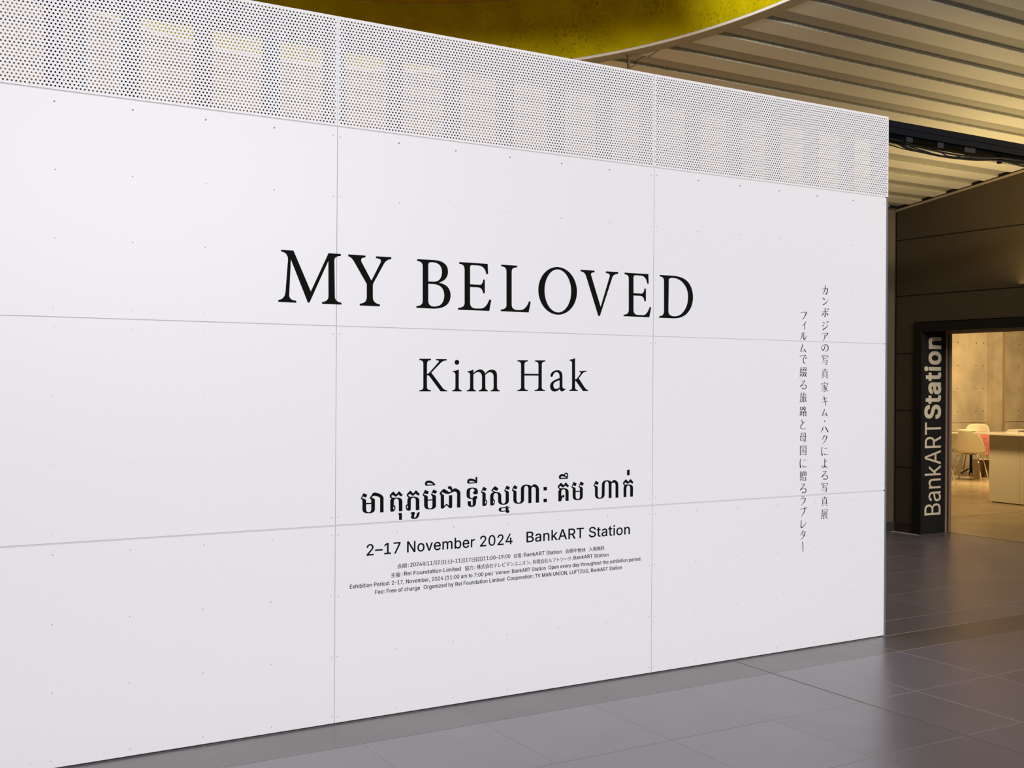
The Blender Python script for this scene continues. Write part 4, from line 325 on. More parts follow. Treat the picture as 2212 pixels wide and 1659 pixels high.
BRUSH = """
1カ;-5527 21325 77 12 93 14 84 12 63 9 54 8 41 2 12 -4 -2 -9 -8 -57 -14 -81 -18 -68 -23 -45 -25 -32 2 -14 -18 1 -40 15 -284 264 77 12 93 14 84 12 65 8 56 6 42 2 55 10 19 -43 -4 -64 -17 -82 -19 -72 -19 -53 -23 -43 -50 -30 -61 12 -32 33|-5292 21553 3 -55 1 -59 -8 -60 -17 -57 -24 -59 -30 -57 -45 -63 -53 -63 -41 -48 270 524 1 -55 0 -61 -7 -65 -17 -61 -26 -62 -36 -61 -56 -63 -65 -59 -50 -44
1ン;-5480 20814 25 -23 27 -27 23 -22 32 -23 33 -25 -123 135 36 -14 43 -15 39 -18 29 -32 21 -34|-5436 20379 43 12 40 19 48 25 62 35 64 47 65 70 64 80 48 61 -459 -300 33 11 37 15 49 21 61 28 63 38 71 62 75 74 56 57
1ボ;-5549 19953 72 11 89 12 91 13 97 11 99 12 83 9 -536 -45 72 10 89 12 92 13 96 14 99 15 82 12|-5294 20212 1 -85 1 -104 1 -98 1 -85 1 -78 -7 -39 10 2 -41 20 89 469 1 -85 0 -104 2 -98 5 -84 5 -79 -2 -65 -80 -6 -39 38|-5403 19935 -20 -26 -22 -26 -21 -26 -26 -31 -28 -36 -26 -32 182 167 -12 -29 -11 -31 -20 -32 -35 -32 -41 -31 -36 -27|-5179 19927 22 -27 22 -29 21 -25 33 -30 34 -31 -105 159 33 -20 38 -21 33 -23 26 -37 21 -38|-5120 20171 58 -77 -37 89 81 -66|-5037 20210 59 -78 -37 89 81 -66
1ジ;-5461 19366 126 -96 -109 111 155 -72|-5501 19190 121 -86 -105 101 148 -62|-5436 18899 55 17 55 25 54 30 65 39 61 46 56 61 50 67 37 50 -461 -285 48 16 51 20 53 25 66 33 61 38 62 52 60 60 45 47|-5156 19403 68 -77 -47 89 89 -65|-5065 19441 67 -77 -46 89 88 -65
1ア;-5537 18645 74 12 92 14 86 12 74 10 68 9 50 3 32 -12 -3 2 -21 -23 -39 -45 -38 -38 -35 -25 -35 -18 -32 -16 -279 138 74 11 92 14 87 13 73 13 69 11 57 5 69 1 28 -48 -32 -44 -54 -42 -52 -35 -45 -23 -41 -16 -34 -13|-5298 18610 1 -48 -3 -52 -13 -55 -32 -70 -41 -80 -33 -59 171 365 1 -47 2 -56 -13 -63 -43 -73 -58 -75 -44 -56
1の;-5261 18032 -9 -52 -15 -64 -23 -61 -36 -61 -44 -61 -33 -34 -10 -2 -24 17 -28 25 -24 25 -19 30 -3 34 15 41 29 44 42 39 64 34 79 30 74 15 66 -14 61 -27 43 -33 28 -43 16 -55 -1 -52 -15 -42 -26 -38 -34 -36 -57 -38 -71 -38 -56 -27 41 443 -3 -53 -4 -66 -15 -68 -34 -68 -47 -66 -53 -45 -63 -2 -43 27 -27 31 -23 31 -15 37 -1 41 14 46 31 50 47 44 70 37 86 31 85 13 81 -5 78 -24 62 -39 34 -56 11 -64 0 -59 -14 -51 -30 -47 -47 -41 -71 -36 -81 -29 -61 -22
1キ;-5455 14760 60 7 72 9 73 9 74 12 73 13 66 12 -424 -39 60 7 72 8 71 11 71 15 71 18 64 15|-5521 14563 76 9 99 11 97 12 95 12 93 13 79 11 -544 -50 76 10 98 14 96 14 93 16 92 16 78 14|-5352 14953 33 -98 40 -124 35 -113 23 -92 17 -84 13 -65 -114 584 35 -97 44 -124 36 -115 18 -95 10 -84 8 -67
1ム;-5294 14192 -11 -48 -16 -57 -23 -58 -39 -66 -47 -71 -40 -60 214 356 -6 -49 -8 -60 -19 -64 -41 -70 -50 -71 -44 -60|-5497 13784 66 7 78 9 77 9 72 12 70 14 61 12 -430 -36 66 6 78 7 75 9 70 14 68 16 60 14|-5183 13973 110 -227 -78 236 141 -218
1・;-5270 13507 0 -105 55 104 1 -104
1ハ;-5396 13126 -9 -42 -13 -47 -22 -53 -37 -68 -46 -78 -36 -59 200 343 -3 -42 -4 -52 -18 -59 -49 -70 -63 -72 -48 -54|-5230 13123 30 -40 33 -46 38 -52 48 -68 54 -76 48 -67 -214 365 37 -37 42 -42 46 -52 51 -69 53 -76 47 -68
1ク;-5286 12627 -20 -44 -25 -49 -30 -50 -41 -54 -47 -58 -37 -43 240 288 -17 -44 -21 -53 -31 -54 -51 -54 -60 -52 -46 -39|-5309 12534 79 7 96 8 55 -10 0 -5 -13 -31 -23 -50 -33 -70 -47 -81 -54 -70 -70 -55 -81 -47 -62 -35 148 458 78 12 98 13 83 2 34 -44 -10 -47 -28 -52 -39 -70 -53 -82 -63 -73 -82 -54 -90 -42 -66 -31
1に;-5455 11929 -17 -53 -20 -65 -10 -82 1 -111 10 -125 13 -86 72 -8 12 49 9 40 -31 434 -13 -53 -15 -65 -9 -77 7 -109 15 -123 15 -78 -39 5 25 35 21 37|-5268 11813 252 14 -256 4 249 28|-5309 11551 9 -36 13 -48 53 -38 92 -3 105 6 88 7 -336 116 18 -34 24 -36 27 -21 72 -8 100 8 87 7
1よ;-5247 11207 3 -117 3 -149 -4 -119 -11 -62 -15 -31 -15 -15 -24 -13 -40 1 -32 9 -36 19 -19 19 10 11 22 18 29 13 41 -1 52 -13 56 -19 66 -33 71 -40 65 -36 -173 557 3 -118 3 -148 -2 -122 -7 -67 -15 -42 -32 -30 -53 -10 -54 5 -47 7 -52 27 -20 39 14 30 33 23 45 10 50 -2 59 -9 63 -16 73 -30 77 -37 69 -34|-5211 11033 183 29 -192 -8 179 39
1る;-5395 10411 94 16 114 18 76 9 0 0 -10 -9 -42 -43 -108 -89 -141 -112 -84 -73 55 -15 82 46 82 37 69 12 72 4 53 -13 32 -24 25 -33 17 -33 0 -35 -16 -35 -25 -28 -45 -23 -64 -17 -54 -10 -38 9 -31 16 -16 7 11 23 28 20 29 -12 45 -24 41 -23 -261 459 93 18 116 19 84 5 46 -18 -15 -34 -48 -45 -108 -90 -141 -111 -81 -70 -5 26 85 45 88 36 77 13 78 3 70 -4 57 -28 37 -44 16 -45 -1 -45 -18 -46 -37 -39 -61 -25 -72 -17 -66 -4 -55 6 -45 20 -24 30 16 42 55 21 49 -12 49 -24 42 -23
0フ;-7274 19861 66 7 82 9 78 8 69 8 64 8 46 1 16 -10 2 -13 -15 -39 -24 -57 -29 -56 -33 -53 -39 -51 -40 -48 -44 -46 -46 -42 -37 -33 -119 428 66 7 82 8 77 9 68 11 65 11 55 4 64 -5 13 -48 -12 -51 -31 -59 -36 -59 -39 -53 -44 -52 -47 -48 -53 -44 -55 -38 -41 -29
0ィ;-6852 19366 -31 -40 -37 -46 -43 -46 -56 -49 -64 -51 -51 -38 312 260 -25 -42 -31 -51 -44 -52 -67 -47 -76 -44 -58 -33|-6956 19202 -1 -326 42 327 6 -326
0ル;-7162 18697 1 -63 -2 -78 -13 -77 -32 -80 -42 -85 -33 -64 162 448 1 -63 2 -80 -12 -82 -41 -84 -55 -82 -41 -61|-7027 18726 -4 -127 -4 -163 3 -122 52 -58 76 40 53 72 62 96 46 73 -242 189 0 -127 1 -162 11 -116 1 -29 20 30 61 62 76 89 57 69
0ム;-7098 18044 -12 -42 -15 -50 -23 -62 -36 -88 -42 -102 -35 -83 200 423 -7 -42 -8 -52 -18 -66 -37 -89 -46 -102 -38 -83|-7289 17572 68 9 82 11 78 11 69 13 65 13 57 12 -424 -43 68 8 82 9 76 12 67 14 63 15 56 14|-6997 17761 129 -216 -99 227 159 -204
0で;-7326 17284 78 14 96 18 93 16 94 15 91 13 31 -1 -17 4 -57 -38 -57 -47 -42 -54 -37 -62 -18 -64 4 -63 23 -60 31 -50 45 -35 49 -22 44 -18 -460 462 79 13 97 16 94 14 94 16 93 14 71 1 -21 -47 -64 -34 -54 -41 -33 -52 -27 -60 -16 -56 7 -54 21 -54 25 -43 32 -29 41 -21 42 -19|-6907 17223 57 -83 -35 93 78 -73|-6818 17258 57 -77 -36 88 79 -67
0る;-7176 15808 88 20 105 23 69 11 -1 -2 -9 -15 -40 -46 -105 -93 -138 -115 -81 -77 57 -12 86 50 84 39 68 15 70 7 50 -11 28 -22 23 -31 15 -33 -1 -32 -15 -34 -23 -27 -45 -24 -62 -20 -52 -12 -38 8 -30 14 -16 6 11 24 28 20 28 -11 43 -22 40 -21 -248 448 88 21 106 25 79 7 43 -20 -13 -37 -46 -49 -107 -94 -137 -116 -77 -71 -1 26 88 47 90 39 75 16 76 6 67 -1 55 -26 32 -42 13 -44 -2 -42 -16 -44 -37 -38 -58 -27 -71 -20 -64 -7 -53 4 -44 18 -24 29 16 42 54 23 48 -10 47 -22 40 -21
0と;-7154 13562 69 -205 -31 212 85 -202|-6883 13450 -69 -39 -86 -48 -76 -50 -56 -47 -44 -49 -25 -49 -1 -47 15 -43 32 -36 48 -23 57 -13 62 -5 73 0 79 7 64 6 -51 417 -66 -41 -80 -52 -70 -51 -51 -45 -41 -44 -24 -38 -4 -35 17 -32 23 -26 32 -18 46 -14 54 -10 69 0 77 6 64 5
0に;-7223 11267 -17 -54 -20 -69 -10 -83 2 -114 9 -127 13 -87 70 -9 11 49 9 40 -30 447 -13 -54 -14 -68 -9 -80 7 -111 14 -126 15 -78 -38 4 25 34 20 37|-7029 11156 280 17 -284 1 277 31|-7061 10884 8 -37 13 -46 52 -39 91 -4 104 3 87 5 -332 121 17 -34 23 -35 28 -21 72 -10 100 5 87 5
0る;-7138 9724 88 16 105 18 68 7 1 -2 -10 -17 -40 -46 -105 -94 -138 -115 -81 -75 56 -15 84 48 81 38 65 12 66 3 50 -13 33 -24 28 -33 18 -33 0 -37 -15 -39 -25 -31 -45 -24 -61 -18 -52 -10 -37 9 -30 16 -16 7 11 23 27 19 29 -12 43 -24 40 -23 -249 494 88 17 107 20 79 3 42 -22 -12 -38 -47 -50 -106 -94 -137 -115 -78 -71 -3 26 85 45 88 38 73 12 72 3 67 -5 57 -27 39 -43 18 -46 -1 -47 -17 -49 -36 -41 -59 -28 -71 -17 -64 -5 -53 6 -45 20 -23 30 16 42 53 20 48 -12 47 -25 41 -22
0ラ;-7120 8995 264 12 -269 11 264 16|-7200 8875 65 6 77 8 71 7 57 5 47 6 30 -3 16 -11 9 -22 -15 -42 -25 -58 -41 -60 -70 -69 -87 -72 -66 -54 -74 383 64 6 78 7 70 7 54 9 51 8 46 1 61 -19 10 -52 -12 -52 -31 -62 -50 -64 -83 -66 -98 -66 -74 -49
0ブ;-7230 8282 55 6 62 7 63 6 62 6 60 6 44 2 13 -8 4 -18 -13 -59 -22 -82 -36 -80 -64 -83 -78 -84 -60 -61 -98 470 56 5 63 4 62 6 60 9 62 8 51 0 67 -3 13 -55 -12 -66 -30 -85 -47 -84 -76 -81 -90 -79 -68 -58|-6852 8376 58 -82 -36 91 78 -72|-6757 8405 66 -82 -45 92 86 -71
0レ;-7139 7638 -1 -61 -2 -72 -3 -75 -7 -80 -7 -84 -1 -66 72 -29 61 27 49 25 60 35 60 46 60 66 58 75 43 57 -394 132 -2 -61 -2 -72 -1 -75 -2 -81 -3 -83 10 -49 -11 -2 41 23 50 21 59 31 60 39 65 60 66 71 49 53
0タ;-6990 7028 -16 -34 -18 -37 -26 -43 -43 -57 -52 -66 -40 -49 233 275 -12 -35 -14 -41 -27 -47 -53 -56 -64 -59 -49 -45|-6999 6926 63 4 74 3 32 -12 3 -9 -12 -37 -18 -50 -22 -61 -32 -67 -43 -60 -72 -54 -89 -50 -67 -36 177 448 62 9 78 8 73 -4 21 -49 -10 -48 -22 -51 -27 -61 -37 -69 -53 -64 -84 -53 -96 -44 -72 -32|-7035 6818 157 -142 -138 154 175 -131
0ー;-7039 6356 13 -36 14 -40 12 -47 6 -57 3 -66 1 -73 1 -88 1 -93 0 -76 -13 582 18 -36 20 -41 14 -51 5 -60 1 -67 1 -73 1 -88 1 -94 0 -76
"""
# ================================================================== FLOOR
floor = empty('floor'); tag(floor, kind='structure')
GZ = -.0008
box('grout_bed', -9, 4.50, -6.5, 3.40, -.05, GZ, 'grout', floor)
xs = [-9.03+.6*i for i in range(8)]
xs = [-9.03, -8.43, -7.83, -7.23, -6.63, -6.03, -5.43, -4.83, -4.226, -3.624, -3.03, -2.427, -1.836, -1.236, -.84, -.236, .373, .975, 1.577, 2.18, 2.782, 3.385, 3.987, 4.49]
ys = [-5.88, -5.26, -4.64, -4.02, -3.40, -2.786, -2.165, -1.535, -.938, -.315, 0, .30, .915, 1.56, 2.19, 2.80, 3.395]
tm = {}
def tile_mesh(w, h, mk):
    k = (round(w, 3), round(h, 3), mk)
    if k not in tm:
        bm = bmesh.new(); addbox(bm, -w/2, w/2, -h/2, h/2, -.012, 0); bmesh.ops.bevel(bm, geom=[e for e in bm.edges if e.verts[0].co.z > -.001 and e.verts[1].co.z > -.001], offset=.0012, segments=1, affect='EDGES')
        me = bm_mesh('tile', bm); me.materials.append(M[mk]); tm[k] = me
    return tm[k]
G = .0032
for i in range(len(xs)-1):
    for j in range(len(ys)-1):
        x0, x1, y0, y1 = xs[i], xs[i+1], ys[j], ys[j+1]
        if x1 > 4.1 and y0 < .2: x1 = 4.07
        if x1 > 4.1 and y0 > 2.5: y1 = min(y1, 3.045) if y0 < 3 else y1
        mk = 'tile_brown' if (y0 == -.315) else 'tile'
        g = G if not abs(x0+1.236) < .01 else G
        link('tile', tile_mesh(x1-x0-g, y1-y0-g, mk), floor, (), ((x0+x1)/2, (y0+y1)/2, random.uniform(-.0003, .0003)))
box('expansion_strip', -1.2385, -1.2335, -5.9, -.01, -.004, .0006, 'expansion', floor)

# ================================================================== PARTITION
W1 = 1.8145
wall = empty('wall_left'); tag(wall, kind='structure')
def quad_panel():
    bm = bmesh.new(); addbox(bm, .001, W1-.001, 0, .012, .0005, .9075)
    bmesh.ops.bevel(bm, geom=bm.edges[:], offset=.0009, segments=1, affect='EDGES'); return bm_mesh('panel', bm)
pm = quad_panel(); pm.materials.append(M['panel'])
def screw_mesh(r, h):
    bm = bmesh.new(); n = 10
    rings = []
    for rr, yy in ((r, 0), (r, -h*.45), (r*.7, -h*.9)):
        rings.append([bm.verts.new((rr*math.cos(2*PI*k/n), yy, rr*math.sin(2*PI*k/n))) for k in range(n)])
    for A, B in zip(rings, rings[1:]):
        for k in range(n): bm.faces.new((A[k], A[(k+1) % n], B[(k+1) % n], B[k])).smooth = True
    c = bm.verts.new((0, -h, 0))
    for k in range(n): bm.faces.new((rings[-1][k], rings[-1][(k+1) % n], c))
    bmesh.ops.recalc_face_normals(bm, faces=bm.faces[:]); return bm_mesh('screw', bm)
sm_ = screw_mesh(.0034, .0030); sm_.materials.append(M['screw'])
sm_long = screw_mesh(.0033, .012); sm_long.materials.append(M['screw'])
sm_flat = screw_mesh(.0020, .0008); sm_flat.materials.append(M['dot'])
sm_faint = screw_mesh(.0040, .0012); sm_faint.materials.append(M['panel'])
cols = [.0165] + [.307+.3028*k for k in range(5)] + [W1-.0165]
for ci in range(4):
    X0 = -W1*(ci+1)
    for ri in range(3):
        p = link('panel', pm, wall, (), (X0, 0, .91*ri+(.006 if ri == 0 else 0)))
        if ri == 0: p.scale.z = .99
        rows = ([.030, .308, .586, .866] if ri == 0 else [.036, .315, .593, .872] if ri == 1 else [.036, .316, .590, .866])
        for rz_i, rz in enumerate(rows):
            for k, cx in enumerate(cols):
                wx, wz = X0+cx, .91*ri+rz
                if (-3.6 < wx < -1.85 and .56 < wz < .85) or (-3.98 < wx < -1.25 and 1.80 < wz < 2.20) or (-3.2 < wx < -2.2 and 1.40 < wz < 1.70): continue
                jx, jz = random.uniform(-.003, .003), random.uniform(-.003, .003)
                if ri == 0: me = sm_
                elif ri == 1: me = sm_faint
                else: me = (sm_long if rz_i == 3 else sm_flat if rz_i in (1, 2) else sm_faint)
                if ri == 2 and k in (0, 6) and rz_i == 3: me = sm_
                if ri == 1 and k in (0, 6) and rz_i in (0, 3): me = sm_
                link('screw', me, p, (), (cx+jx, 0, rz+jz))
# perforated panels: a 16 mm triangular pitch of real holes
def perf_mesh():
    w, h = W1-.004, .4995; a = (1.7914)/112; rp = .469/34; r = .0040; n = 10; t = .0015
    V = []; FQ = []
    def rect(x0, x1, z0, z1):
        b = len(V); V.extend([(x0, 0, z0), (x1, 0, z0), (x1, 0, z1), (x0, 0, z1)]); FQ.append((b, b+1, b+2, b+3))
    zt = h-.017
    for row in range(35):
        z = zt-row*rp; odd = row % 2 == 1
        nc = 113 if odd else 112; xs0 = (w-(nc-1)*a)/2
        rect(0, xs0-a/2, z-rp/2, z+rp/2); rect(xs0+(nc-.5)*a, w, z-rp/2, z+rp/2)
        for c in range(nc):
            x = xs0+c*a; b = len(V)
            V.extend([(x-a/2, 0, z-rp/2), (x+a/2, 0, z-rp/2), (x+a/2, 0, z+rp/2), (x-a/2, 0, z+rp/2)])
            for k in range(n):
                an = 2*PI*(k+.5)/n - PI*.75 - PI/n
                V.append((x+r*math.cos(an), 0, z+r*math.sin(an)))
            for k in range(n):
                an = 2*PI*(k+.5)/n - PI*.75 - PI/n
                V.append((x+r*math.cos(an), t, z+r*math.sin(an)))
            H = b+4
            # angles start near corner 0 (-135deg); corner j sits at k0 = j*n/4
            ks = [0, 2, 5, 7, 10]
            cor = [0, 1, 2, 3, 0]
            for s_ in range(4):
                k0, k1 = ks[s_], ks[s_+1]
                mid = k1
                # fan of hole edge k0..k1 seen from corner s_+1, plus one triangle from corner s_
                FQ.append((b+cor[s_], b+cor[s_+1], H+(k1 % n), H+((k1-1) % n)))
                for k in range(k0, k1-1): FQ.append((b+cor[s_], H+((k+1) % n), H+(k % n)))
            for k in range(n):
                FQ.append((H+k, H+(k+1) % n, H+n+(k+1) % n, H+n+k))
    rect(0, w, zt+rp/2, h); rect(0, w, 0, zt-34*rp-rp/2)
    b = len(V); V.extend([(0, 0, h), (w, 0, h), (w, .012, h), (0, .012, h), (0, 0, 0), (w, 0, 0), (w, .012, 0), (0, .012, 0)])
    FQ += [(b, b+1, b+2, b+3), (b+4, b+7, b+6, b+5), (b, b+3, b+7, b+4), (b+1, b+5, b+6, b+2)]
    me = bpy.data.meshes.new('perforated_panel'); me.from_pydata(V, [], FQ); return me
pf = perf_mesh(); pf.materials.append(M['perf'])
for ci in range(4):
    p = link('perforated_panel', pf, wall, (), (-W1*(ci+1)+.001, 0, 2.7325))
    p.scale.x = (W1-.002+(.012 if ci == 0 else 0))/(W1-.004)
    for rz in (.034, .208, .383):
        for k, cx in enumerate(cols[:]): link('screw', sm_, p, (), (cx-.002, 0, rz))
for ci in range(1, 4): box('seam_strip', -W1*ci-.010, -W1*ci+.010, .0025, .006, 2.733, 3.231, 'postw', wall)
# hidden frame behind the boards, seen through the perforations
bm = bmesh.new(); addbox(bm, -7.25, -.01, .0035, .008, .012, 2.7325); link('seam_backing', bm_mesh('seam_backing', bm), wall, ['seam'])
box('base_strip', -7.25, -.004, .004, .07, 0, .018, 'base', wall)
for ci in range(4):
    for k, cx in enumerate(cols[:-1]):
        x = -W1*(ci+1)+cx - (.015 if k == 0 else 0)
        wd = .032 if k else .04
        box('stud', x-wd, x+wd, .018, .085, .02, 3.14, 'stud', wall)
box('stud', -4.76, -4.70, .10, .19, .02, 3.14, 'stud', wall)
box('stud', -.055, -.005, .018, .085, .02, 3.14, 'stud', wall)
box('end_post', .0006, .0150, .001, .060, .0, 2.73, 'post', wall)
box('end_cap', .0075, .0165, .001, .060, 2.733, 3.231, 'postw', wall)

# ================================================================== BEAM over the partition
beam = empty('steel_beam', (0, .13, 3.14)); tag(beam, 'long black steel beam running along the top of the white partition and across the passage', 'beam')
box('beam_web', -7.25, 4.07, .062, .20, 3.196, 3.236, 'beam', beam)
box('beam_groove', -7.25, 4.07, .066, .20, 3.192, 3.196, 'beamgap', beam)
box('beam_flange', -7.25, 4.07, .060, .20, 3.156, 3.192, 'beam', beam)
box('beam_tray', -7.25, 4.07, .085, .205, 3.140, 3.156, 'beamgap', beam)
for x in (.30, .60, .87, 1.9, 2.9):
    box('splice_plate', x-.03, x+.03 if x != .87 else x+.08, .078, .09, 3.122, 3.157, 'plate', beam)
box('hanger_stub', 1.295, 1.32, .14, .165, 3.102, 3.14, 'beam', beam)
def cable(pts, r, label):
    P = [Vector(p) for p in pts]; out = []
    for i in range(len(P)-1):
        p0, p1, p2, p3 = P[max(i-1, 0)], P[i], P[i+1], P[min(i+2, len(P)-1)]
        for t in [k/5 for k in range(5)]:
            out.append(.5*((2*p1)+(-p0+p2)*t+(2*p0-5*p1+4*p2-p3)*t*t+(-p0+3*p1-3*p2+p3)*t**3))
    out.append(P[-1]); o = tube('cable', out, r, 'cable', None, 6)
    tag(o, label, 'cable', 'cables under the steel beam'); return o
cable([(-.4, .15, 3.13), (.16, .14, 3.132), (.34, .13, 3.097), (.52, .13, 3.086), (.75, .13, 3.082), (1.035, .13, 3.095), (1.28, .13, 3.118), (1.7, .13, 3.10), (2.2, .14, 3.13)], .0075, 'thickest black cable, lowest of the loops sagging under the beam')
cable([(-.4, .10, 3.130), (.16, .10, 3.131), (.36, .10, 3.112), (.55, .10, 3.102), (.78, .10, 3.096), (1.05, .10, 3.108), (1.28, .10, 3.128), (1.6, .10, 3.131)], .006, 'black cable lying just above the lowest loop under the beam')
cable([(.0, .175, 3.134), (.34, .175, 3.128), (.50, .175, 3.116), (.68, .172, 3.100), (.85, .172, 3.102), (1.0, .175, 3.134)], .004, 'thin black cable kinking upward to the beam before the end of its loop')
cable([(.18, .16, 3.134), (.34, .16, 3.120), (.52, .16, 3.125), (.70, .16, 3.114), (.80, .16, 3.098), (1.1, .16, 3.116), (1.3, .16, 3.134)], .004, 'thin black cable rising midway then dropping in the bundle under the beam')
cable([(.1, .19, 3.134), (.30, .19, 3.113), (.46, .19, 3.104), (.62, .19, 3.106), (.80, .19, 3.102), (1.0, .19, 3.110), (1.25, .19, 3.134)], .0035, 'thin black cable nearly straight in the middle of the bundle under the beam')

# ================================================================== CEILING DECK
CZ, SL = 3.8697, .12464
def dz(y): return CZ-SL*y
CX, CY, CR = -3.2264, -.4641, 2.5415
ceil = empty('ceiling'); tag(ceil, kind='structure')
PITCH, FL, DP = .3003, .158, .022
def rib(y0):
    bm = bmesh.new()
    prof = []      # (y, dz offset, material of the face that follows)
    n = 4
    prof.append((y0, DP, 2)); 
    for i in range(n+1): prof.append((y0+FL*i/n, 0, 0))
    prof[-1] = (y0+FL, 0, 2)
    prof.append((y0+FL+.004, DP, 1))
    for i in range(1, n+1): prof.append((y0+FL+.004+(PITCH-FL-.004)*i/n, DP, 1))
    RR = CR+.03
    for side in (-1, 1):
        prev = None
        for y, o, mi in prof:
            z = dz(y)+o; d = RR*RR-(y-CY)**2
            if d > 0: xe = CX+side*math.sqrt(d)
            else: xe = CX
            xo = -9.0 if side < 0 else 4.076
            a = bm.verts.new((xe, y-y0, z-dz(y0))); b = bm.verts.new((xo, y-y0, z-dz(y0)))
            if prev:
                f = bm.faces.new((prev[0], prev[1], b, a) if side < 0 else (prev[1], prev[0], a, b)); f.material_index = prev[2]
            prev = (a, b, mi)
    me = bm_mesh('deck_rib', bm)
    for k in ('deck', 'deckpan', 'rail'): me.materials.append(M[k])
    link('deck_rib', me, ceil, (), (0, y0, dz(y0)))
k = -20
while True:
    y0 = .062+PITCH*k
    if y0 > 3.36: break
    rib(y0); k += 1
# lid above so nothing leaks in
# end joint of the deck sheets
bm = bmesh.new()
for k in range(3, 12):
    y0 = .062+PITCH*k
    for (ya, yb, oz) in ((y0, y0+FL, -.0012), (y0+FL+.004, y0+PITCH, DP-.0012)):
        v = [bm.verts.new((x, y, dz(y)+oz)) for x, y in ((-1.003, ya), (-.997, ya), (-.997, yb), (-1.003, yb))]; bm.faces.new(v)
    v = [bm.verts.new(p) for p in ((-1.003, y0-.001, dz(y0)), (-.997, y0-.001, dz(y0)), (-.997, y0-.001, dz(y0)+DP), (-1.003, y0-.001, dz(y0)+DP))]; bm.faces.new(v)
link('deck_joint', bm_mesh('deck_joint', bm), ceil, ['joint'])

# round opening: soffit ring, white trim, yellow curved wall, lid
drum = empty('ceiling_opening', (CX, CY, dz(CY))); tag(drum, 'large round yellow-painted opening in the ribbed ceiling above the white partition', 'ceiling opening')
def ring(name, prof, m, parent, seg=192):
    """prof: list of (radius, height above the deck plane)"""
    bm = bmesh.new(); R = []
    for r, h in prof:
        R.append([bm.verts.new((r*math.cos(2*PI*k/seg), r*math.sin(2*PI*k/seg), -SL*r*math.sin(2*PI*k/seg)+h)) for k in range(seg)])
    for A, B in zip(R, R[1:]):
        for k in range(seg):
            f = bm.faces.new((A[k], A[(k+1) % seg], B[(k+1) % seg], B[k])); f.smooth = True
    return link(name, bm_mesh(name, bm), parent, [m], (0, 0, 0))
ring('curved_wall', [(CR, .004), (CR, .44)], 'yellow', drum)
ring('soffit_ring', [(CR+.015, -.006), (CR+.115, -.006), (CR+.115, .03)], 'soffit', drum)
ring('trim_ring', [(CR+.012, -.006), (CR+.010, -.010), (CR, -.010), (CR, .006)], 'trim', drum)
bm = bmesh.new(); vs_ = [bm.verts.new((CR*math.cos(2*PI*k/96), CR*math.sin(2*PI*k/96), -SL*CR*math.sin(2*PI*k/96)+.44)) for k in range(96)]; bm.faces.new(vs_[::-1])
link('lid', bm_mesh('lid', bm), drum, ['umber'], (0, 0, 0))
pp = empty('hanger_pipe', (-1.149, 1.138, 0)); tag(pp, 'thin olive pipe dropping from the edge of the round ceiling opening behind the partition', 'pipe')
tube('pipe_shaft', [(-1.149, 1.138, dz(1.138)-.004), (-1.149, 1.138, 0)], .011, 'pipe', pp, 12)
tube('pipe_collar', [(-1.149, 1.138, dz(1.138)-.004), (-1.149, 1.138, dz(1.138)-.012)], .020, 'pipe', pp, 12)
tube('foot_plate', [(-1.149, 1.138, .006), (-1.149, 1.138, 0)], .05, 'pipe', pp, 12)

# ================================================================== BACK AND RIGHT WALLS
XW = 4.076
wb = empty('wall_back'); tag(wb, kind='structure')
box('wall_core', -9, XW+.2, 3.405, 3.5, 0, 3.46, 'joint', wb)
for i, (x0, x1) in enumerate(((-9, -6), (-6, -3), (-3, 0), (0, 1.8), (1.8, XW-.012))):
    box('panel', x0+.006, x1-.006, 3.40, 3.41, .10, 3.43, 'brown2', wb)
box('skirting', -9, XW, 3.398, 3.41, 0, .095, 'joint', wb)
wr = empty('wall_right'); tag(wr, kind='structure')
zr = [.085, .686, 1.29, 1.893, 2.505, 3.103]
box('wall_core', XW+.012, XW+.2, 3.15, 3.5, 0, 3.43, 'joint', wr)
def panel_poly(y0, y1, z0, z1):
    """panel whose top may follow the sloping ceiling (z1=None)"""
    bm = bmesh.new()
    zt = [dz(y0)-.030, dz(y1)-.030] if z1 is None else [z1, z1]
    P = [(XW, y0, z0), (XW, y1, z0), (XW, y1, zt[1]), (XW, y0, zt[0])]
    c = Vector((XW, (y0+y1)/2, z0))
    a = [bm.verts.new(Vector(p)-c) for p in P]; b = [bm.verts.new(Vector((p[0]+.012, p[1], p[2]))-c) for p in P]
    bm.faces.new(a); bm.faces.new(b[::-1])
    for k in range(4): bm.faces.new((a[k], b[k], b[(k+1) % 4], a[(k+1) % 4]))
    bmesh.ops.recalc_face_normals(bm, faces=bm.faces[:])
    link('panel', bm_mesh('panel', bm), wr, ['brown'], c)
g = .006
for i in range(3): panel_poly(3.16, 3.39, zr[i]+g, zr[i+1]-g)
panel_poly(3.16, 3.39, zr[3]+g, 2.2225)
ysp = [(-6.4, -4.2), (-4.2, -2.4), (-2.4, -.6), (-.6, 1.2), (1.2, 3.39)]
for (a, b) in ysp:
    panel_poly(a+.004, b-(.004 if b < 3 else 0), zr[4]+g, zr[5]-g); panel_poly(a+.004, b-(.004 if b < 3 else 0), zr[5]+g, None)
panel_poly(-.2, 3.39, 2.2225, zr[4]-g)
for (a, b) in ((-6.4, -4.2), (-4.2, -2.4), (-2.4, -.21)):
    for i in range(4): panel_poly(a+.004, b-.004, zr[i]+g, zr[i+1]-g)
box('wall_core', XW+.012, XW+.2, -6.4, 3.15, 2.225, 3.40, 'joint', wr)
box('wall_core', XW+.012, XW+.2, -6.4, -.3, 0, 2.225, 'joint', wr)
box('skirting', XW-.004, XW+.012, 3.15, 3.40, 0, .085, 'joint', wr)
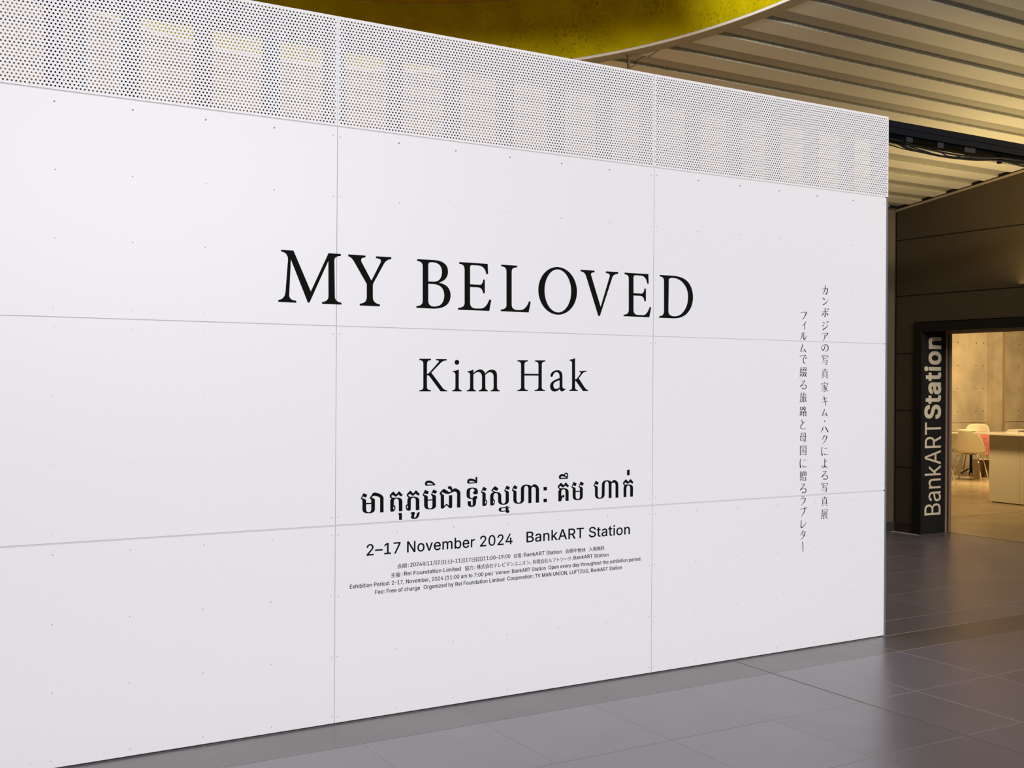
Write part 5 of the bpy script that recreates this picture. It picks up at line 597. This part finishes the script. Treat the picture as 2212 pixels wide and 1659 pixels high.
bm = bmesh.new(); P = [(XW-.012, -6.4), (XW+.02, -6.4), (XW+.02, 3.40), (XW-.012, 3.40)]
lo = [bm.verts.new((x, y, dz(y)-.032)) for x, y in P]; hi = [bm.verts.new((x, y, dz(y)-.012)) for x, y in P]
bm.faces.new(lo[::-1]); bm.faces.new(hi)
for k_ in range(4): bm.faces.new((lo[k_], lo[(k_+1) % 4], hi[(k_+1) % 4], hi[k_]))
link('ledge', bm_mesh('ledge', bm), wr, ['ledge'])
box('wall_head', XW+.012, XW+.2, -6.4, 3.5, 3.36, 4.0, 'joint', wr)

# portal
door = empty('door_1', (XW, 3.05, 0)); tag(door, kind='structure')
box('frame_face', XW-.012, XW+.03, 3.05, 3.155, 0, 2.214, 'frame', door)
box('frame_head', XW-.012, XW+.03, -.21, 3.05, 2.120, 2.214, 'frame', door)
box('jamb', XW+.03, 4.444, 3.05, 3.155, 0, 2.214, 'jamb', door)
box('head_lining', XW+.03, 4.444, -.21, 3.05, 2.132, 2.214, 'jamb', door)
box('frame_face', XW-.012, XW+.03, -.31, -.21, 0, 2.214, 'frame', door)
box('metal_strip', 4.444, 4.474, 3.045, 3.155, 0, 2.2, 'bronze', door)
box('track_gap', 4.474, 4.503, 3.06, 3.155, 0, 2.2, 'beamgap', door)
box('metal_strip', 4.503, 4.541, 3.045, 3.155, 0, 2.2, 'bronze', door)
box('head_strip', 4.444, 4.474, -.21, 3.045, 2.118, 2.2, 'bronze', door)
box('head_gap', 4.474, 4.503, -.21, 3.045, 2.125, 2.2, 'beamgap', door)
box('head_strip', 4.503, 4.541, -.21, 3.045, 2.108, 2.2, 'bronze', door)
box('threshold', 4.488, 4.500, -.21, 3.045, -.01, .0012, 'frame', door)

# ================================================================== GALLERY beyond the portal
gf = box('floor_gallery', 4.50, 17, -5, 9.4, -.05, 0, 'concfloor'); tag(gf, kind='structure')
gf.name = 'floor'
for (y, ) in ((3.88,), (.6,)):
    box('floor_joint', 4.55, 17, y-.006, y+.006, -.004, .0006, 'stain', gf)
gc = box('ceiling', 4.55, 17, -5, 9.4, 3.0, 3.1, 'conc'); tag(gc, kind='structure')
wi = box('wall_inner', 4.545, 4.65, 3.16, 9.4, 0, 3.0, 'lacquer'); tag(wi, kind='structure')
wi2 = box('wall_front', 4.545, 4.65, -5, -.31, 0, 3.0, 'lacquer'); tag(wi2, kind='structure')
wi3 = box('trim_1', 4.545, 4.65, -.31, 3.16, 2.2, 3.0, 'frame'); tag(wi3, kind='structure')
wf = empty('wall_far'); tag(wf, kind='structure')
box('wall_core', 4.65, 17, 9.392, 9.5, 0, 3.0, 'stain', wf)
for (x0, x1) in ((4.65, 6.53), (6.53, 8.33), (8.33, 10.13), (10.13, 11.93), (11.93, 13.73), (14.14, 15.94), (15.94, 17)):
    box('concrete_panel', x0+.003, x1-.003, 9.38, 9.395, .835, 2.63, 'conc', wf)
    box('concrete_panel', x0+.003, x1-.003, 9.38, 9.395, .0, .825, 'conc', wf)
    box('concrete_panel', x0+.003, x1-.003, 9.38, 9.395, 2.636, 3.0, 'conc', wf)
box('pilaster', 13.73, 14.07, 9.22, 9.395, 0, 3.0, 'conc', wf)
box('pilaster_edge', 13.985, 14.04, 9.205, 9.22, 0, 3.0, 'crate', wf)
box('amber_strip', 14.075, 14.135, 9.35, 9.395, 0, 3.0, 'edgegold', wf)
thm = None
for x in (11.06, 12.3, 12.85, 13.40, 13.62, 14.25, 14.73, 15.3):
    for kz in range(-1, 4):
        z = 1.05+.446*kz
        if thm is None:
            bm = bmesh.new(); addtube(bm, [(0, 0, 0), (0, -.003, 0)], .013, 12); thm = bm_mesh('tie_hole', bm); thm.materials.append(M['hole'])
        link('tie_hole', thm, wf, (), (x+random.uniform(-.01, .01), 9.38, z))
wg = box('wall_gallery', 17, 17.1, -5, 9.4, 0, 3.0, 'conc'); tag(wg, kind='structure'); wg.name = 'wall_end'
wg2 = box('wall_side', 4.65, 17, -5.1, -5, 0, 3.0, 'conc'); tag(wg2, kind='structure')

# counter
ct = empty('reception_counter', (7.587, 3.4, 0)); tag(ct, 'long cream cabinet counter with white overhanging top inside the gallery', 'counter')
yy = [4.82, 4.362, 3.46, 2.56, 1.66]
for a, b in zip(yy, yy[1:]): box('cabinet_panel', 7.587, 7.607, b+.0015, a-.0015, .012, .905, 'counter', ct)
box('carcass', 7.607, 8.25, 1.66, 4.815, .012, .905, 'counter', ct)
box('plinth', 7.61, 8.2, 1.70, 4.79, 0, .012, 'stain', ct)
box('worktop', 7.44, 8.42, 1.60, 4.96, .905, .928, 'lacquer', ct, bevel=.003)
def book(name, x, y, z, sx, sy, sz, rz, m, label, cat, group=None, cover=None):
    t = empty(name, (x, y, z)); t.rotation_euler.z = rz; tag(t, label, cat, group)
    def b(nm, x0, x1, y0, y1, z0, z1, mm):
        bm = bmesh.new(); addbox(bm, x0, x1, y0, y1, z0, z1); link(nm, bm_mesh(nm, bm), t, [mm])
    cv = cover or m
    b('cover', -sx/2, sx/2, -sy/2, sy/2, 0, .003, cv); b('cover', -sx/2, sx/2, -sy/2, sy/2, sz-.003, sz, cv)
    b('pages', -sx/2+.004, sx/2-.004, -sy/2+.004, sy/2-.004, .003, sz-.003, m); b('spine', -sx/2, sx/2, sy/2-.003, sy/2, 0, sz, cv)
    return t
book('book', 7.86, 4.55, .928, .32, .24, .030, .2, 'paper', 'thick white book at the left end of the gallery counter, lower of two', 'book')
book('book', 7.86, 4.55, .958, .30, .22, .018, .25, 'paper', 'white book lying on top of the thick one at the left end of the counter', 'book')
book('book', 7.70, 4.26, .928, .30, .21, .034, .05, 'paper', 'stack-like white book block further right on the counter', 'book')
book('book', 7.70, 4.26, .962, .29, .21, .010, -.02, 'paper', 'thin book with dark green cover lying on the right white block on the counter', 'book', cover='cover')
box_l = box('leaflet', 7.50, 7.62, 4.22, 4.42, .928, .931, 'paper'); tag(box_l, 'flat white leaflet at the front edge of the counter top', 'leaflet')

# chairs
def shell_mesh():
    bm = bmesh.new(); NU, NV = 14, 20; grid = []
    for j in range(NV+1):
        t = j/NV
        # profile from seat front edge to back top
        if t < .5:
            s_ = t/.5; x = .24-.42*s_; z = .45-.035*math.sin(PI*min(1, s_*1.1))+.01*s_
            if s_ < .12: z -= .02*(1-s_/.12)
            hw = .21+.055*s_; cup = .05*s_
        else:
            s_ = (t-.5)/.5; x = -.18-.15*s_-.03*math.sin(PI*s_); z = .46+.38*s_**.95
            hw = .265-.02*s_-.085*s_*s_; cup = .075*(1-s_)+.03
            if s_ > .0: cup += .02*math.sin(PI*s_)
        row = []
        for i in range(NU+1):
            u = -1+2*i/NU; y = hw*u
            c = cup*u*u
            if t < .5: row.append((x-.01*abs(u)**3*(1 if s_ < .2 else 0), y, z+c*.9))
            else: row.append((x+c*1.1, y, z-(.02*abs(u)**4 if s_ > .9 else 0)))
        grid.append([bm.verts.new(p) for p in row])
    for j in range(NV):
        for i in range(NU): bm.faces.new((grid[j][i], grid[j][i+1], grid[j+1][i+1], grid[j+1][i])).smooth = True
    bmesh.ops.recalc_face_normals(bm, faces=bm.faces[:])
    me = bm_mesh('shell', bm, True); return me
sh = shell_mesh(); sh.materials.append(M['shell'])
def legm(sx, sy):
    bm = bmesh.new(); addtube(bm, [(sx*.06, sy*.05, .425), (sx*.13, sy*.12, .43), (sx*.165, sy*.155, .40), (sx*.245, sy*.235, .0)], .0095, 8)
    return bm_mesh('leg', bm)
legs = [legm(a, b) for a in (-1, 1) for b in (-1, 1)]
for l_ in legs: l_.materials.append(M['chrome'])
bm = bmesh.new(); addbox(bm, -.09, .09, -.08, .08, .418, .432); mt_mesh = bm_mesh('mount_plate', bm); mt_mesh.materials.append(M['chrome'])
def chair(x, y, rz, label):
    t = empty('shell_chair', (x, y, 0)); t.rotation_euler.z = rz; tag(t, label, 'chair', 'white shell chairs round the gallery table')
    s = link('shell', sh, t); md = s.modifiers.new('thick', 'SOLIDIFY'); md.thickness = .012; md.offset = 0
    for l_ in legs: link('leg', l_, t)
    link('mount_plate', mt_mesh, t)
chair(10.36, 7.21, math.radians(24), 'white plastic shell chair seen from behind, nearest the counter at the red-clothed table')
chair(8.96, 6.79, math.radians(108), 'white shell chair half hidden by the door jamb, seen side on')
chair(12.25, 8.55, math.radians(205), 'white shell chair on the far side of the red-clothed table')
# table
tb = empty('dining_table', (11.3, 7.9, 0)); tag(tb, 'small table under a red checked cloth behind the white shell chairs', 'table')
bm = bmesh.new(); addtube(bm, [(0, 0, .70), (0, 0, .725)], .55, 40); link('tabletop', bm_mesh('tabletop', bm), tb, ['crate'])
bm = bmesh.new(); addtube(bm, [(0, 0, .03), (0, 0, .70)], .025, 12); link('pedestal', bm_mesh('pedestal', bm), tb, ['stud'])
for a in range(4):
    an = a*PI/2+.5; tube('foot', [(11.3+.03*math.cos(an), 7.9+.03*math.sin(an), .10), (11.3+.17*math.cos(an), 7.9+.17*math.sin(an), .012)], .012, 'stud', tb)
bm = bmesh.new(); uvl = bm.loops.layers.uv.new('UVMap'); NR = 72; rg = []
for (rr, zz, wv) in ((0, .732, 0), (.3, .732, 0), (.555, .732, 0), (.572, .715, .004), (.58, .60, .018), (.59, .48, .030), (.60, .40, .036)):
    if rr == 0: rg.append([bm.verts.new((0, 0, zz))]*NR); continue
    rg.append([bm.verts.new(((rr+wv*math.sin(9*2*PI*k/NR))*math.cos(2*PI*k/NR), (rr+wv*math.sin(9*2*PI*k/NR))*math.sin(2*PI*k/NR), zz+(.03*math.sin(4*2*PI*k/NR) if zz < .5 else 0))) for k in range(NR)])
acc = [0, .3, .555, .58, .695, .815, .90]
for j in range(len(rg)-1):
    for k in range(NR):
        k2 = (k+1) % NR
        vv = (rg[j][k], rg[j+1][k], rg[j+1][k2]) if j == 0 else (rg[j][k], rg[j+1][k], rg[j+1][k2], rg[j][k2])
        f = bm.faces.new(vv); f.smooth = True
        us = [(k, j), (k, j+1), (k+1, j+1)] if j == 0 else [(k, j), (k, j+1), (k+1, j+1), (k+1, j)]
        for lp, (kk, jj) in zip(f.loops, us): lp[uvl].uv = ((lp.vert.co.x, lp.vert.co.y) if jj < 3 and j < 2 else (kk/NR*3.6, acc[jj]))
cl = link('tablecloth', bm_mesh('tablecloth', bm), None, ['cloth'], (11.3, 7.9, 0)); tag(cl, 'red and white checked cloth draped over the small round table', 'tablecloth')
cr = empty('storage_crate', (11.75, 7.35, 0)); tag(cr, 'pale boxy crate with open dark side standing between the shell chairs beside the table', 'crate')
for nm, a in (('side_board', (-.20, -.185, -.2, .2, 0, .40)), ('side_board', (.185, .20, -.2, .2, 0, .40)), ('back_board', (-.185, .185, .185, .2, 0, .40)), ('top_board', (-.2, .2, -.2, .2, .40, .415)), ('bottom_board', (-.185, .185, -.2, .185, 0, .015))):
    bm = bmesh.new(); addbox(bm, *a); link(nm, bm_mesh(nm, bm), cr, ['crate'])
cr.location = (10.78, 7.30, 0); cr.rotation_euler.z = -.35; cr.scale = (.50, .50, .78)

# ================================================================== LETTERING
VY = -.0011
def poly_mesh(name, contours, cx, cz, y=VY, thick=.0003):
    cu = bpy.data.curves.new('g', 'CURVE'); cu.dimensions = '2D'; cu.fill_mode = 'BOTH'; cu.extrude = 0
    for c in contours:
        sp = cu.splines.new('POLY'); sp.points.add(len(c)-1); sp.use_cyclic_u = True
        for i, (x, z) in enumerate(c): sp.points[i].co = (x-cx, z-cz, 0, 1)
    me = curve_mesh(cu); me.name = name
    me.transform(Matrix.Rotation(PI/2, 4, 'X')); return me
def text_mesh(body, size=1., offset=0., res=4):
    cu = bpy.data.curves.new('t', 'FONT'); cu.body = body; cu.size = size; cu.resolution_u = res; cu.offset = offset; cu.fill_mode = 'BOTH'
    return curve_mesh(cu)
def bbox2(me):
    xs_ = [v.co.x for v in me.vertices]; ys_ = [v.co.y for v in me.vertices]; return min(xs_), max(xs_), min(ys_), max(ys_)
def thin_horizontals(me, d):
    """thins the horizontal strokes of a sans glyph so that it reads as a Ming-style face"""
    bm = bmesh.new(); bm.from_mesh(me); bmesh.ops.remove_doubles(bm, verts=bm.verts[:], dist=1e-5)
    nor = {}
    for e in bm.edges:
        if len(e.link_faces) == 1:
            f = e.link_faces[0]; a, b = e.verts; t = (b.co-a.co); n = Vector((t.y, -t.x, 0))
            if n.length == 0: continue
            L_ = n.length; n.normalize()
            if n.dot(f.calc_center_median()-(a.co+b.co)/2) > 0: n = -n
            for v in (a, b): nor.setdefault(v, []).append((n, L_))
    mv = {}
    for v, l in nor.items():
        s_ = Vector((0, 0, 0))
        for n, L_ in l: s_ += n
        if s_.length < 1e-6: continue
        up = [n.y for n, L_ in l]
        best = max(up, key=abs)
        mv[v] = -d*best*abs(best)
    for v, dy in mv.items(): v.co.y += dy
    bm.to_mesh(me); bm.free(); return me
def place(me, name, parent, x, z, m, y=VY):
    me.transform(Matrix.Rotation(PI/2, 4, 'X')); me.name = name; me.materials.append(M[m])
    return link(name, me, parent, (), Vector((x, y, z))-Vector(parent.location))

groups = {'title': ('title_lettering', 'big black serif title MY BELOVED in vinyl across the upper panels of the white wall', 'lettering', (-3.0, VY, 1.9)),
          'name': ('artist_lettering', 'medium black serif lettering Kim Hak below the big title on the white wall', 'lettering', (-2.6, VY, 1.5)),
          'khmer': ('khmer_lettering', 'bold black Khmer lettering line above the date on the white wall', 'lettering', (-2.7, VY, .9))}
roots = {}
for line in GLYPHS.strip().split('\n'):
    gname, n, body = line.split(';')
    if gname not in roots:
        nm, lb, ct_, lc = groups[gname]; roots[gname] = empty(nm, lc); tag(roots[gname], lb, ct_)
    cs = []
    for c in body.split('|'):
        x = z = 0; pts = []
        for i, t in enumerate(c.split(',')):
            a, b = map(int, t.split()); x += a; z += b; pts.append((x/1e4, z/1e4))
        cs.append(pts)
    if n == 'colon': parts_ = [[c] for c in cs]
    else: parts_ = [cs]
    for cs in parts_:
      xs_ = [p[0] for c in cs for p in c]; zs_ = [p[1] for c in cs for p in c]
      cx, cz = (min(xs_)+max(xs_))/2, min(zs_)
      me = poly_mesh('letter', cs, cx, cz); me.materials.append(M['vinyl'])
      pr = roots[gname]; link('letter', me, pr, (), Vector((cx, VY, cz))-Vector(pr.location))

LAT = {}
for line in LATIN.strip('\n').split('\n'):
    ch, adv, body = line.split('\t'); cs = []
    for c in (body.split('|') if body else []):
        x = y = 0; pts = []
        for t in c.split(','):
            a_, b_ = map(int, t.split()); x += a_; y += b_; pts.append((x/1000, y/1000))
        cs.append(pts)
    LAT[ch] = (int(adv)/1000, cs)
CAP = .5087
CJK_K = .5087/.86*1.17
LCACHE = {}
def phrase_mesh(text, wt='M'):
    """flat mesh of a phrase: stored grotesque outlines (R light, M medium, B bold) for Latin, built-in glyphs for kana and kanji"""
    x = 0; bm = bmesh.new(); track = .012 if wt == 'M' else .03 if wt == 'B' else 0
    for ch in text:
        key = wt+ch
        if key in LAT:
            adv, cs = LAT[key]
            if cs:
                if key not in LCACHE:
                    cu = bpy.data.curves.new('p', 'CURVE'); cu.dimensions = '2D'; cu.fill_mode = 'BOTH'
                    for c in cs:
                        sp = cu.splines.new('POLY'); sp.points.add(len(c)-1); sp.use_cyclic_u = True
                        for i, (px, py) in enumerate(c): sp.points[i].co = (px, py, 0, 1)
                    LCACHE[key] = curve_mesh(cu)
                me = LCACHE[key].copy(); me.transform(Matrix.Translation((x, 0, 0))); bm.from_mesh(me); bpy.data.meshes.remove(me)
            x += adv+track
        else:
            me = text_mesh(ch, 1, 0, 3); me.transform(Matrix.Diagonal((CJK_K, CJK_K, 1, 1))); me.transform(Matrix.Translation((x, -.045, 0))); bm.from_mesh(me); bpy.data.meshes.remove(me)
            x += CJK_K*(.62 if ch in '、' else .97)
    out = bpy.data.meshes.new('phrase'); bm.to_mesh(out); bm.free(); return out
def fit_words(parent, text, x0, x1, z, size, m, plane_y=VY, name='word'):
    """sets a phrase between x0 and x1 on the wall, one mesh per word"""
    full = phrase_mesh(text); fb = bbox2(full); bpy.data.meshes.remove(full); k = (x1-x0)/(fb[1]-fb[0])
    pre = ''
    for wd in text.split(' '):
        if not wd: pre += ' '; continue
        t1 = phrase_mesh(pre+wd); e1 = bbox2(t1)[1]; bpy.data.meshes.remove(t1)
        me = phrase_mesh(wd); b = bbox2(me); st = e1-(b[1]-b[0])
        me.transform(Matrix.Translation((-b[0], 0, 0))); me.transform(Matrix.Diagonal((k, size/CAP, 1, 1)))
        place(me, name, parent, x0+(st-fb[0])*k, z, m, plane_y); pre += wd+' '
dl = empty('date_lettering', (-2.7, VY, .76)); tag(dl, 'black sans-serif line 2–17 November 2024 with the venue name below the Khmer line', 'lettering')
fit_words(dl, '2–17 November 2024', -3.4746, -2.6884, .7600, .0515, 'vinyl')
fit_words(dl, 'BankART Station', -2.6076, -1.9635, .7625, .0525, 'vinyl')
def small(nm, label, z0, z1, cap, segs):
    r = empty(nm, (-2.7, VY, z0)); tag(r, label, 'lettering')
    X0, X1 = segs[0][1], segs[-1][2]
    for t, a, b in segs:
        z = z0+(z1-z0)*(((a+b)/2-X0)/(X1-X0))
        me = phrase_mesh(t); bb = bbox2(me); k = (b-a)/(bb[1]-bb[0])
        me.transform(Matrix.Translation((-bb[0], 0, 0))); me.transform(Matrix.Diagonal((k, cap/CAP, 1, 1)))
        place(me, 'phrase', r, a, z, 'vinyl')
small('small_lettering', 'first and topmost of the four small text lines, Japanese with opening dates and hours', .6905, .6925, .0185,
      [('会期', -3.3183, -3.2695), (':', -3.2620, -3.2590), ('2024年11月2日(土)–11月17日(日)11:00–19:00', -3.2511, -2.7014), ('会場', -2.6823, -2.6385), (':', -2.6320, -2.6290), ('BankART Station', -2.6220, -2.3954), ('会期中無休', -2.3739, -2.2466), ('入場無料', -2.2268, -2.1273)])
small('small_lettering', 'second of the four small text lines, Japanese with organiser and cooperation names', .6505, .6550, .0185,
      [('主催', -3.3506, -3.3020), (':', -3.2940, -3.2910), ('Rei Foundation Limited', -3.2829, -2.9802), ('協力', -2.9582, -2.9130), (':', -2.9050, -2.9020), ('株式会社テレビマンユニオン、有限会社ルフトツーク、', -2.8911, -2.3280), ('BankART Station', -2.3220, -2.1018)])
small('small_lettering', 'third and widest small text line, English, starting Exhibition Period', .6125, .6175, .0185,
      [('Exhibition Period: 2–17, November, 2024 (11:00 am to 7:00 pm)', -3.5566, -2.8022), ('Venue: BankART Station', -2.7857, -2.4923), ('Open every day throughout the exhibition period.', -2.4750, -1.8865)])
small('small_lettering', 'fourth and lowest small text line, English, starting Fee: Free of charge', .5775, .5815, .0185,
      [('Fee: Free of charge', -3.4306, -3.1994), ('Organized by Rei Foundation Limited', -3.1798, -2.7351), ('Cooperation: TV MAN UNION, LUFTZUG, BankART Station', -2.7177, -2.0148)])

COL1 = [('カ', -0.5269, 2.1302), ('ン', -0.5266, 2.0602), ('ボ', -0.5263, 1.9936), ('ジ', -0.5259, 1.9176), ('ア', -0.5256, 1.85), ('の', -0.5253, 1.7835), ('写', -0.525, 1.7099), ('真', -0.5246, 1.6299), ('家', -0.5243, 1.5498), ('キ', -0.5239, 1.4672), ('ム', -0.5236, 1.3996), ('・', -0.5233, 1.3449), ('ハ', -0.5231, 1.2948), ('ク', -0.5228, 1.2373), ('に', -0.5225, 1.1646), ('よ', -0.5222, 1.093), ('る', -0.5218, 1.0219), ('写', -0.5215, 0.9468), ('真', -0.5211, 0.8656), ('展', -0.5208, 0.789)]
COL2 = [('フ', -0.7046, 1.9698), ('ィ', -0.7042, 1.9121), ('ル', -0.7039, 1.8479), ('ム', -0.7035, 1.7813), ('で', -0.7031, 1.7097), ('綴', -0.7027, 1.6382), ('る', -0.7022, 1.5616), ('旅', -0.7018, 1.4876), ('路', -0.7014, 1.4061), ('と', -0.7009, 1.3274), ('母', -0.7005, 1.2509), ('国', -0.7001, 1.1743), ('に', -0.6996, 1.0977), ('贈', -0.6992, 1.0246), ('る', -0.6988, 0.9485), ('ラ', -0.6984, 0.8754), ('ブ', -0.698, 0.8112), ('レ', -0.6976, 0.7405), ('タ', -0.6972, 0.6752), ('ー', -0.6968, 0.606)]
KANA = {}; used = []
for line in BRUSH.strip().split('\n'):
    key, body = line.split(';'); st = []
    for s_ in body.split('|'):
        v = list(map(int, s_.split())); x = z = 0; pts = []
        for i in range(0, len(v), 2): x += v[i]; z += v[i+1]; pts.append((x/1e4, z/1e4))
        st.append(pts)
    KANA.setdefault(key, []).append(st)
def column(nm, label, data, side):
    r = empty(nm, (data[0][1], VY, data[-1][2])); tag(r, label, 'lettering', 'vertical Japanese lettering columns')
    for ch, x, z in data:
        if (side+ch) in KANA:
            bm = bmesh.new(); o_ = Vector((x, z))
            for pts in KANA[side+ch][len([1 for c2 in used if c2 == side+ch])]:
                n_ = len(pts)//2; L_ = [bm.verts.new((p[0]-x, p[1]-z, 0)) for p in pts[:n_]]; R_ = [bm.verts.new((p[0]-x, p[1]-z, 0)) for p in pts[n_:]]
                for i in range(n_-1): bm.faces.new((L_[i], R_[i], R_[i+1], L_[i+1]))
            used.append(side+ch)
            place(bm_mesh('character', bm), 'character', r, x, z, 'vinyl'); continue
        me = text_mesh(ch, 1, 0, 3)
        cjk = ord(ch) > 0x4e00
        if ch not in '・': thin_horizontals(me, .017 if cjk else .012)
        b = bbox2(me); me.transform(Matrix.Translation((-(b[0]+b[1])/2, -(b[2]+b[3])/2, 0)))
        k = .0665 if cjk else .0600
        if ch == 'ー': me.transform(Matrix.Rotation(-PI/2, 4, 'Z')); me.transform(Matrix.Diagonal((.6, 1, 1, 1)))
        if ch == 'ィ': k = .064
        me.transform(Matrix.Diagonal((k*.93, k, 1, 1)))
        place(me, 'character', r, x, z, 'vinyl')
column('japanese_lettering', 'right-hand and higher starting column of vertical Japanese characters near the wall end', COL1, '1')
column('japanese_lettering', 'left-hand and lower ending column of vertical Japanese characters near the wall end', COL2, '0')

# sign on the door jamb, read from bottom to top
sg = empty('jamb_sign', (4.37, 3.049, .19)); tag(sg, 'cream BankART Station lettering running up the black door jamb', 'sign')
def jamb_word(body, z0, z1, wt, off, xbase, cap):
    me = phrase_mesh(body, wt); b = bbox2(me)
    me.transform(Matrix.Translation((-b[0], off, 0)))
    me.transform(Matrix.Diagonal(((z1-z0)/(b[1]-b[0]), cap/(CAP+2*off), 1, 1)))
    me.transform(Matrix.Rotation(PI/2, 4, 'Z')); me.transform(Matrix.Rotation(PI/2, 4, 'X'))
    me.transform(Matrix.Diagonal((1, 1, 1, 1)))
    me.name = 'word'; me.materials.append(M['sign'])
    link('word', me, sg, (), Vector((xbase, 3.0490, z0))-Vector(sg.location))
jamb_word('BankART', .196, 1.171, 'R', .001, 4.376, .253)
jamb_word('Station', 1.207, 2.068, 'B', .027, 4.372, .258)
